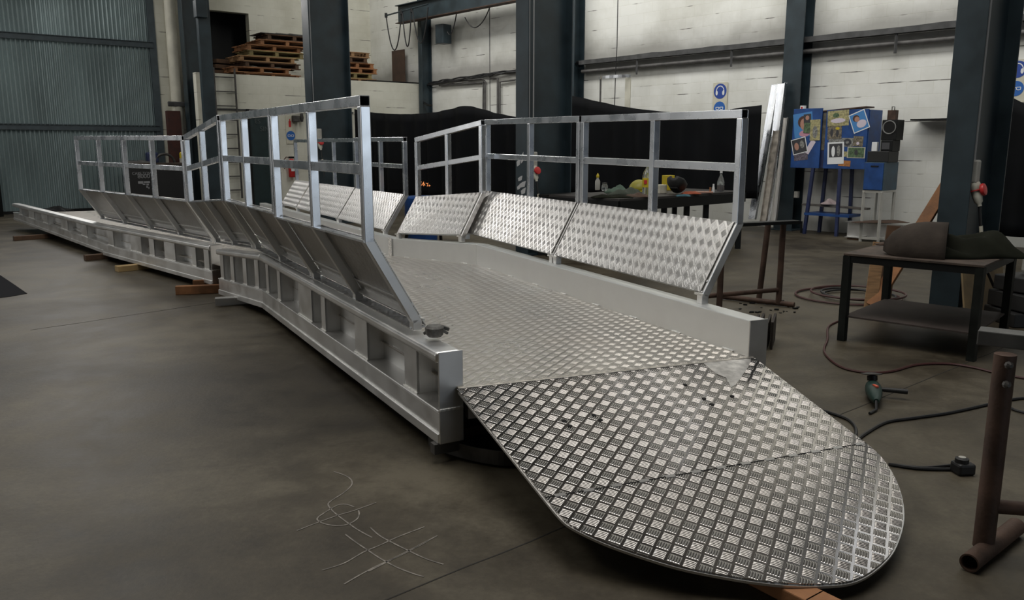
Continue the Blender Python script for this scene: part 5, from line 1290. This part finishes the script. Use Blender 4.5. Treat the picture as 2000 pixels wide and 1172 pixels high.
# ================================================================== far left: bench, cabinet, odds
bc = dpx(250, 395); bc.z = 0; 
bkk = onwall(DW + GN * 1.3, GD, 252, 330); bk2 = onwall(DW + GN * 1.3, GD, 368, 330)
bl = thing('black_bench', 'black cupboard bench with white stencilled lettering behind the far left railing', 'cupboard', V(bkk.x, bkk.y, 0))
zt_ = zat(bkk, 323); m_ = MB(); w_ = wallslab(V(bkk.x, bkk.y, 0), V(bk2.x, bk2.y, 0), 0.06, zt_, .6, GN); m_.add(w_.v, w_.f); m_.build('body', M_RUBBER, bl, bevel=.01)
m_ = wallslab(V(bkk.x, bkk.y, 0) - GD * .04 + GN * .03, V(bk2.x, bk2.y, 0) + GD * .04 + GN * .03, zt_, zt_ + .04, .66, GN); m_.build('top', M_TTOP, bl)
fpt = lambda x, y: onwall(DW + GN * 1.305, GD, x, y)
M_STN = mat('faded_white_stencil', (.30, .30, .31), .8)
text_on('lettering', 'CAPE TOWN', .085, fpt(281, 341), GD, Z, M_STN, bl); text_on('lettering', '8000', .135, fpt(281, 348), GD, Z, M_STN, bl)
sm_ = MB()
for (x0, x1, y0, y1) in ((270, 280, 354, 359), (281, 293, 354, 357.5), (279, 284, 359, 361), (286, 291, 359, 362), (286, 289, 363, 367), (290, 292, 365, 369)):
    a = fpt(x0, y1); b2 = fpt(x1, y1); zt2 = zat(a, y0); sm_ = MB(); sm_.slab([a, b2, V(b2.x, b2.y, zt2), V(a.x, a.y, zt2)], .001, GN); sm_.build('stencil_mark', M_STN, bl)
c = onwall(DW + GN * 1.0, GD, 322, 318); c.z = zt_ + .045
vs_ = thing('bench_vice', 'dark rounded tool with a looped handle on the black cupboard bench', 'vice', c)
MB().tube([c + GD * math.cos(a) * .22 + V(0, 0, math.sin(a) * .2) for a in [math.pi * i / 10 for i in range(11)]], .03, 8).build('loop', M_GUN, vs_, smooth=True)
MB().box(c + V(-.25, -.1, .12), (.25, .2, .24), rotz(rz0)).build('block', M_NAVY, vs_, bevel=.03)
c = onwall(DW + GN * .9, GD, 269, 318); c.z = zt_ + .045; rag(c, .34, .12, .08, M_GUN, 'grey crumpled sheet on the left of the black cupboard bench', 21, 'sheet_offcut', 'sheet')
c = onwall(DW + GN * 1.0, GD, 357, 315); c.z = zt_ + .045
yb_ = thing('yellow_can', 'small yellow can at the right end of the black cupboard bench', 'can', c); MB().lathe([(.07, 0), (.07, .1)], c, 14).build('base', M_GREYP, yb_); MB().lathe([(.065, .1), (.065, .22), (.03, .25)], c, 14).build('top', M_YEL, yb_)
# dark heap by the door foot and far left column stuff
rag(onwall(DW + GN * .6, GD, 108, 412) * 1.0, .35, .2, .14, M_RUBBER, 'black heap on the floor at the foot of the corrugated door', 22)
lc = at(4, 424); 
dc = thing('dark_doorpost', 'dark doorpost at the left edge beside the corrugated door', 'post', V(lc.x, lc.y, 0))
MB().bar(pl3(lc, 0) - V(.35, 0, 0), pl3(lc, 1.35) - V(.35, 0, 0), .6, .3, up=V(0, 1, 0)).build('shaft', M_BLACK, dc); MB().box(pl3(lc, .95) + V(-.05, -.18, 0), (.1, .04, .34)).build('red_panel', mat('dark_red_panel', (.16, .02, .02), .5), dc)
for i, (dx, lab) in enumerate(((0, 'outer'), (.10, 'inner'))):
    a = V(lc.x - .25 + dx, lc.y - .2, 1.15 + .1 * i); tag(MB().bar(a, a + V(.22, .1, .62), .05, .02).build('metal_strip', M_GUN), '%s of two grey metal slats leaning at the left picture edge' % lab, 'slat')
# thin dark sheet painting a cast shadow on the floor, left edge
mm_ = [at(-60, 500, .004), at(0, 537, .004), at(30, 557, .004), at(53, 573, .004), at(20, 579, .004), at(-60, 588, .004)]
tag(MB().slab(mm_, .004, Z).build('floor_shadow_sheet', mat('painted_shadow', (.009, .009, .011), .9, spec=.1)), 'dark pointed sheet painted as a shadow on the floor at the left picture edge', 'painted shadow')

for o in list(bpy.data.objects):
    if '_o' in o: del o['_o']
